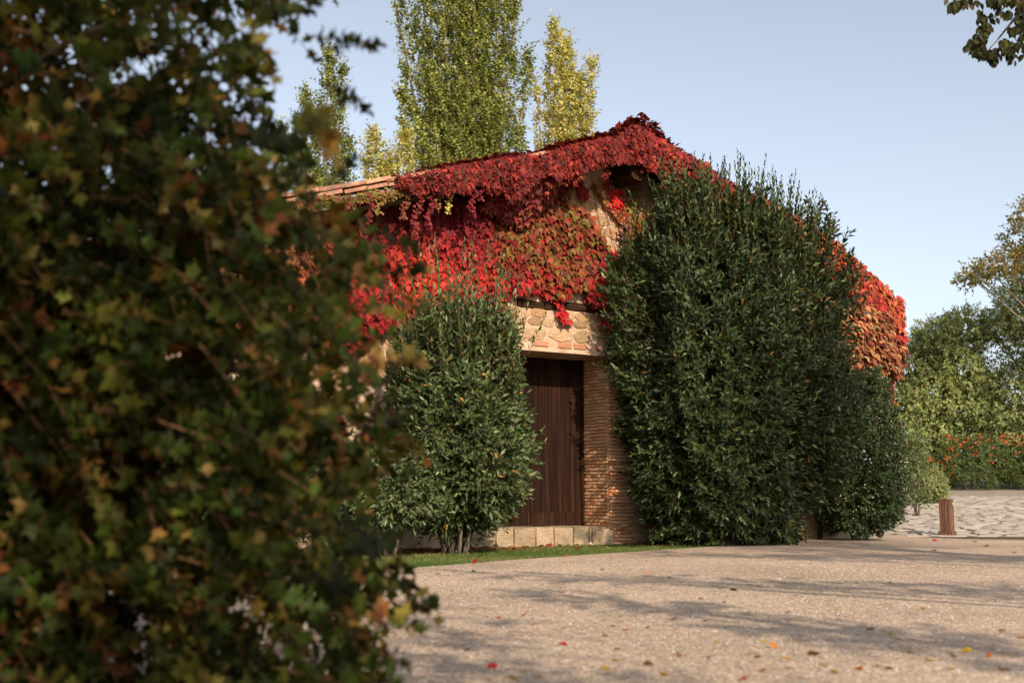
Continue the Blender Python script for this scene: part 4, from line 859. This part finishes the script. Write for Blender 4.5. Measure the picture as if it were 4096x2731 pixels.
# trees standing behind the camera: their crowns cast the long dappled shade on the drive
def shade_tree(label, x, y, h, r, nl=9000, k=7, zlo=.45):
    cl = []
    for i in range(k):
        a = 2.4*i; f = i/(k-1); cl.append((r*.62*math.cos(a)*(1-.4*f), r*.62*math.sin(a)*(1-.4*f), h*(zlo+(.93-zlo)*f), r*.55, r*.55, h*.13))
    crown_tree('linden_tree', label, 'tree', (x, y, 0), h, cl, nl, .13, LN, LNW, T_POP, M['thin'], .2, h*.55, m=8, length=(.4, .8), droop=.3)
shade_tree('spreading tree behind the viewer shading the bushes by the lens', 1.7, -4.2, 10.2, 2.7, 6500, 8, .5)
def limb_tree(label, x, y, h, cl, nl):
    crown_tree('linden_tree', label, 'tree', (x, y, 0), h, [(a-x, b-y, c, d, e, f) for a, b, c, d, e, f in cl], nl, .12, LN, LNW, T_POP, M['thin'], .17, h*.6, m=8, length=(.3, .6), droop=.2)
def row(p, q, k, r, rz):
    p = (p[0]-.16*p[2], p[1]-.06*p[2], p[2]); q = (q[0]-.16*q[2], q[1]-.06*q[2], q[2])
    return [(p[0]+(q[0]-p[0])*i/(k-1), p[1]+(q[1]-p[1])*i/(k-1), p[2]+(q[2]-p[2])*i/(k-1)+.15*math.sin(i*2.3), r[0]+(r[1]-r[0])*i/(k-1), .6*(r[0]+(r[1]-r[0])*i/(k-1)), rz) for i in range(k)]
limb_tree('tree behind the viewer beside the drive with one long low limb', 10.6, -.6, 8.2, row((10.4, -.2, 7.2), (5.0, 3.0, 6.9), 7, (1.1, .55), .28) + [(10.6, -.8, 7.6, 1.2, 1.0, .5), (11.5, 0, 6.6, 1.2, 1.0, .6)], 4200)
limb_tree('slim tree on the far side of the drive behind the viewer', 7.4, -3.0, 6.8, row((7.3, -2.6, 6.1), (4.6, 2.0, 5.9), 6, (.6, .35), .25), 1500)
limb_tree('young tree close behind the viewer', 3.9, -2.6, 5.4, row((3.9, -2.3, 5.0), (3.0, -1.0, 4.8), 3, (.5, .3), .2), 450)
limb_tree('tall tree at the drive entrance behind the viewer', 14.5, 2.5, 10, row((15.5, 3.0, 8.6), (8.6, 5.6, 8.2), 7, (1.4, .7), .4) + row((15.5, 1.0, 8.0), (10.6, 6.6, 8.3), 5, (1.2, .6), .3), 6500)

def add_sky_block_hedge(label, x0, y0, L_, h, a):  # hedges added out of view to cut sky fill and leaf sheen
    root = thing('sky_block_hedge', label, 'sky_block_hedge', (x0, y0, 0), a); n = 9000; LV = Leaves()
    P = np.c_[rng.uniform(-L_/2, L_/2, n), rng.uniform(-.9, .9, n), rng.uniform(0, 1, n)**.9*h]; P[:, 2] += .25*nz(P, .8)*(P[:, 2]/h); u = rng.normal(size=(n, 3))
    LV.add(P, u, rng.normal(size=(n, 3)), rng.uniform(.25, .42, n), palette(n, BAY, [5, 3.5, 4, 1, .03], .2)); LV.build(root, T_POP, M['leaf'])
    for k in range(7): MB().tube([(-L_/2+L_*(k+.5)/7, 0, -.1), (-L_/2+L_*(k+.5)/7, .1, h*.8)], [.08, .03], 6).obj('stem', M['bark'], root, True)
add_sky_block_hedge('tall hedge added unseen behind the viewer to cut sky light', 4, -11, 34, 4.6, 0)
add_sky_block_hedge('tall hedge added unseen left of the drive to cut sky light', -11, 0, 22, 6, math.pi/2)

# ------------------------------------------------------------ the foreground maple, out of focus
def front_tree():
    b0 = np.array([-2.55, 4.5, 0.0])
    root = thing('maple_tree', 'out-of-focus field maple with green, bronze and red leaves filling the near side', 'tree', b0)
    edge_px = [(-700, 1250), (0, 1330), (120, 1300), (280, 1360), (430, 1330), (560, 1260), (700, 1420), (830, 1560), (930, 1620), (1130, 1690), (1300, 1600), (1420, 1640), (1530, 1720), (1740, 1690), (1900, 1560), (2090, 1480), (2260, 1580), (2440, 1690), (2600, 1660), (2760, 1640), (2960, 1480)]
    Y = 4.2; ez = np.array([pzz(b, Y) for b, a in [(q[0], q[1]) for q in edge_px]])[::-1]; ex = np.array([pxx(q[1], Y, q[0]) for q in edge_px])[::-1]
    LV = Leaves(); tw = {'v': []}
    state = {}
    def base(P_):
        n = len(P_); red = np.clip(.08 + .3*nz(P_, 1.5, 3) + .12*nz(P_, 5, 1), 0, .75)
        c = palette(n, [(.045, .055, .009), (.062, .085, .013), (.022, .03, .006), (.13, .12, .02)], [4, 4, 2.4, 1.8], .22)
        c2 = palette(n, [(.2, .085, .022), (.22, .05, .02), (.26, .15, .035), (.13, .06, .018)], [3, 1, 3, 3], .22)
        return np.where((rng.random(n) < red)[:, None], c2, c)
    def colf(p, n, t):
        if state.get('n') != n: state['n'] = n; state['c'] = base(p + b0)
        o_ = np.clip(state['c']*(1 + rng.normal(0, .2, (n, 1)))*(1 + rng.normal(0, .08, (n, 3))), .003, .8)
        return np.where(rng.random((n, 1)) < .06, palette(n, [(.25, .1, .03), (.3, .2, .05)], [1, 1], .2), o_)
    n1, n2 = 7600, 1300; n = n1 + n2
    z = np.r_[rng.uniform(.02, 3.1, n1), rng.uniform(0, 4.7, n2)]; e = np.interp(z, ez, ex); depth = rng.uniform(3.75, 5.1, n)
    back = np.r_[rng.random(n1)**.72*2.55, rng.random(n2)*4.1]      # how far in from the edge
    x = e*depth/4.2 - .1 - back + .13*nz(np.c_[z*0, depth, z], 5, 2)
    P = np.c_[x, depth, z]
    gap = nz(P*np.array([1, .5, 1]), 2.6, 2) < -.55
    thin = rng.random(n) > np.interp(z, [0, .35, .7, 1.6, 1.95, 2.3], [.5, .7, 1, 1, .85, .55])
    P = P[~(gap & (rng.random(n) < .7)) & ~thin]; n = len(P)
    D = np.c_[rng.uniform(.2, 1.0, n), rng.normal(-.1, .45, n), rng.normal(-.05, .5, n)]
    shoots(LV, P-b0 - norm(D)*.1, D, rng.uniform(.12, .28, n), 9, .069, colf, tw, 85, 40, droop=.35)
    # shoots that stick out of the outline
    outs = [(1310, 190, 1540, 165), (1250, 150, 1430, 145), (1300, 330, 1480, 400), (1350, 420, 1425, 380), (1200, 60, 1310, 20), (1330, 700, 1440, 640), (1480, 900, 1690, 1000), (1500, 1100, 1715, 1050), (1500, 1480, 1700, 1400), (1450, 1650, 1660, 1630), (1430, 1900, 1640, 1870), (1500, 2300, 1600, 2240), (1560, 2440, 1750, 2390), (1560, 2480, 1700, 2500), (1520, 2600, 1640, 2660), (1450, 2150, 1610, 2130)]
    for a, b, c, d in outs:
        y0 = Y + rng.normal(0, .15); p0 = np.array([pxx(a, y0, b), y0, pzz(b, y0)]); p1 = np.array([pxx(c, y0, d), y0+rng.normal(0, .06), pzz(d, y0)])
        l_ = float(np.linalg.norm(p1-p0)); shoots(LV, (p0-b0)[None], (p1-p0)[None], l_*.93, max(7, int(l_*70)), .058, colf, tw, 80, 40, droop=.08)
    LV.build(root, T_MAPLE, M['thin'], single=300); twig_obj(tw, root)
    MB().tube([(0, 0, -.1), (-.05, 0, .5), (.02, .05, 1.4), (0, 0, 2.6), (.1, 0, 4.2)], [.1, .085, .07, .045, .015], 9).obj('trunk', M['bark'], root, True)
    for i in range(26):
        z0 = .3 + 3.2*rng.random(); x1 = rng.uniform(.6, 1.7); z1 = max(.15, z0 + rng.uniform(-.35, .9))
        MB().tube(curve((0, 0, z0), (x1, rng.uniform(-.5, .45), z1), (0, 0, .12), 8), np.linspace(.013, .003, 8), 5).obj('limb', M['bark'], root, True)
front_tree()

def litter():
    n = 5200; s_ = rng.uniform(-7, 6.8, n); t = -np.abs(rng.normal(0, .75, n)) - .05; P = OX[None] + DX[None]*s_[:, None] + DT[None]*t[:, None]
    ex = np.array(edge); ok = P[:, 1] > np.interp(P[:, 0], ex[:, 0], ex[:, 1]) + .1; ok &= ~((s_ > -2.6) & (s_ < .2) & (rng.random(n) < .93)); P = P[ok]; n = len(P)
    P[:, 2] = .012 + .02*rng.random(n); LV = Leaves(); a = rng.uniform(0, 6.28, n)
    LV.add(P, np.c_[np.cos(a), np.sin(a), rng.normal(0, .15, n)], np.c_[rng.normal(0, .3, (n, 2)), np.ones(n)], rng.uniform(.05, .1, n), palette(n, [(.2, .1, .05), (.3, .15, .06), (.14, .07, .04), (.3, .04, .03), (.4, .28, .12)], [4, 3, 3, 1, 1], .2))
    r_ = link('leaf_litter', None); o = LV.build(r_, T_WIDE, M['thin'], name='leaf_litter'); o.parent = None; bpy.data.objects.remove(r_); o.name = 'leaf_litter'
    tag(o, 'dry brown leaf litter under the shrubs along the wall', 'leaf litter')
litter()

# ------------------------------------------------------------ bollard
bl = thing('bollard', 'square reddish timber bollard where gravel meets paving', 'bollard', (*ground_from_px(3790, 2142), 0.0), math.radians(-36))
V = []; hw = .122
for z_, k in ((.1, 1), (.45, 1.0), (.79, .99), (.805, .93)):
    V += [(-hw*k, -hw*k, z_), (-.012, -hw*k, z_), (-.004, -hw*k+.02, z_), (.006, -hw*k, z_), (hw*k*.85, -hw*k, z_), (hw*k, -hw*k*.85, z_), (hw*k, hw*k, z_), (-hw*k, hw*k, z_)]
F = [(r*8+i, r*8+(i+1) % 8, (r+1)*8+(i+1) % 8, (r+1)*8+i) for r in range(3) for i in range(8)] + [tuple(range(24, 32))]
link('post', mesh('post', V, F, M['postwood']), bl)
MB().prism([(-.155, -.01), (.155, -.01), (.155, .1), (.15, .105), (-.15, .105), (-.155, .1)], -.155, .155).obj('foot_block', M['postwood'], bl)
MB().tube([(hw, .02, .7), (hw+.03, .02, .7)], .012, 8).tube([(hw+.025, .02+.03*math.cos(a), .675+.03*math.sin(a)) for a in np.linspace(0, 6.28, 11)], .006, 5).obj('ring_bolt', M['steel'], bl)

# ------------------------------------------------------------ fallen leaves
FT = [fan([(0,0,.0), (.28,.05,.1), (.34,.3,.0), (.62,.5,.2), (.28,.62,.04), (0,1,.16), (-.28,.6,.02), (-.6,.48,.14), (-.3,.28,.0), (-.25,.02,.08)], (0, .4, -.03)),
      fan([(0,0,.02), (.25,.2,.12), (.32,.5,.14), (.2,.8,.05), (0,1.05,.1), (-.2,.8,.12), (-.34,.5,.05), (-.25,.2,.1)], (0, .5, -.02)),
      fan([(0,0,.1), (.3,.15,.25), (.4,.5,.3), (.2,.85,.1), (0,1,.0), (-.2,.8,.03), (-.3,.5,.02), (-.22,.2,.0)], (0, .5, .03))]
FC = {'yellow': (.5, .33, .05), 'orange': (.5, .19, .04), 'brown': (.2, .1, .05), 'red': (.38, .03, .03), 'pale': (.6, .5, .42), 'green': (.12, .13, .03)}
FM = {(c, i): mesh('fallen_leaf', t[0]-np.array([0, .5, 0]), t[1], M['thin'], cols=np.tile(np.array(v), (len(t[0]), 1))) for c, v in FC.items() for i, t in enumerate(FT)}
G1 = [(355,235,'y'),(430,165,'g'),(308,175,'b'),(672,210,'o'),(737,237,'b'),(745,137,'y'),(985,182,'o'),(1035,172,'o'),(1045,140,'b'),(1115,185,'y'),(882,158,'b'),(1340,232,'b'),(1555,250,'b'),(1305,272,'b'),(1240,340,'b'),(1530,310,'b'),(945,322,'y'),(605,320,'r'),(520,328,'o'),(475,328,'o'),(640,352,'o'),(915,358,'o'),(890,392,'b'),(965,372,'o'),(1040,362,'o'),(1130,332,'b'),(1890,385,'y'),(2000,297,'y'),(1770,205,'y'),(1885,205,'y'),(1995,210,'y'),(2040,90,'b'),(2130,348,'o'),(2275,373,'b'),(2345,400,'o'),(1955,450,'y'),(2150,448,'y'),(2105,465,'b'),(1620,460,'b'),(1520,472,'y'),(1440,412,'y'),(1480,432,'o'),(1280,418,'y'),(1420,467,'b'),(1245,468,'b'),(1040,492,'b'),(930,478,'y'),(895,510,'y'),(740,422,'r'),(410,443,'b'),(500,505,'r'),(660,537,'o'),(1100,532,'y'),(1440,513,'o'),(1535,505,'y'),(1655,497,'y'),(1690,522,'y'),(1840,497,'o'),(1885,507,'b'),(1775,512,'o'),(2020,478,'y'),(2100,508,'y'),(2285,510,'o'),(2230,465,'o'),(2300,460,'y'),(1370,545,'r'),(570,545,'y'),(1150,462,'b'),(935,438,'b'),(1815,370,'b'),(1700,300,'y'),(1225,262,'o')]
G2 = [(415,722,'r'),(470,722,'p'),(845,702,'r'),(790,800,'r'),(930,775,'o'),(1120,785,'r'),(1245,745,'o'),(1360,728,'r'),(1510,725,'r'),(1640,715,'r'),(2015,722,'p'),(2215,718,'p'),(2260,678,'r'),(2295,775,'p'),(1810,795,'o'),(1860,790,'p'),(915,905,'b'),(1610,890,'o'),(190,1010,'r'),(60,815,'b'),(310,785,'b'),(735,702,'o'),(1410,680,'r')]
K = {'y': 'yellow', 'o': 'orange', 'b': 'brown', 'r': 'red', 'p': 'pale', 'g': 'green'}
FALL = []
def fallen(px, py, c, zone, size, z=.012):
    x_, y_ = ground_from_px(px, py); i = int(rng.integers(3)); sz = size*rng.uniform(.8, 1.25)
    o = link('fallen_leaf', FM[(K[c], i)], None, (x_, y_, z), (rng.normal(0, .22), rng.normal(0, .22), rng.uniform(0, 6.28)), scale=(sz,)*3)
    FALL.append((zone, c, px, o))
ZN = {'gravel_near': 'leaves on the nearer sunlit gravel', 'gravel_far': 'leaves on the farther streaky gravel', 'grass': 'leaves on the grass strip', 'paving': 'leaves on the paving'}
TENS = ['', 'ten', 'twenty']
ORD = 'first second third fourth fifth sixth seventh eighth ninth tenth eleventh twelfth thirteenth fourteenth fifteenth sixteenth seventeenth eighteenth nineteenth twentieth'.split()
def label_fallen():
    for zn in ZN:
        for c in K:
            L_ = sorted([q for q in FALL if q[0] == zn and q[1] == c], key=lambda q: q[2]); n = len(L_)
            for i, q in enumerate(L_):
                if n == 1: lb = f'the only {K[c]} leaf among the fallen {ZN[zn]}'
                elif i == 0: lb = f'leftmost of the {K[c]} {ZN[zn]}'
                elif i == n-1: lb = f'rightmost of the {K[c]} {ZN[zn]}'
                elif i < n/2: lb = f'{ORD[i]} from the left of the {K[c]} {ZN[zn]}'
                else: lb = f'{ORD[n-1-i]} from the right of the {K[c]} {ZN[zn]}'
                tag(q[3], lb, 'leaf', 'fallen leaves on the ' + ('gravel' if 'gravel' in zn else zn))
for a, b, c in G1: fallen(1400+a*1.1463, 2100+b*1.147, c, 'gravel_near' if b > 330 else 'gravel_far', .058)
for a, b, c in G2: fallen(1850+a/3.92, 2000+b/3.92, c, 'grass', .1, .03)
for a, b, c in [(775,1160,'r'),(850,1282,'r'),(945,1305,'o'),(1145,1280,'r'),(1000,1372,'b'),(925,1392,'r'),(1265,1398,'b'),(1365,1435,'b'),(205,1365,'r'),(920,1475,'r'),(1585,1490,'b')]:
    fallen(3296+a/2.091, 1500+b/2.091, c, 'paving' if b < 1350 else 'gravel_far', .1, .045 if b < 1350 else .014)
label_fallen()
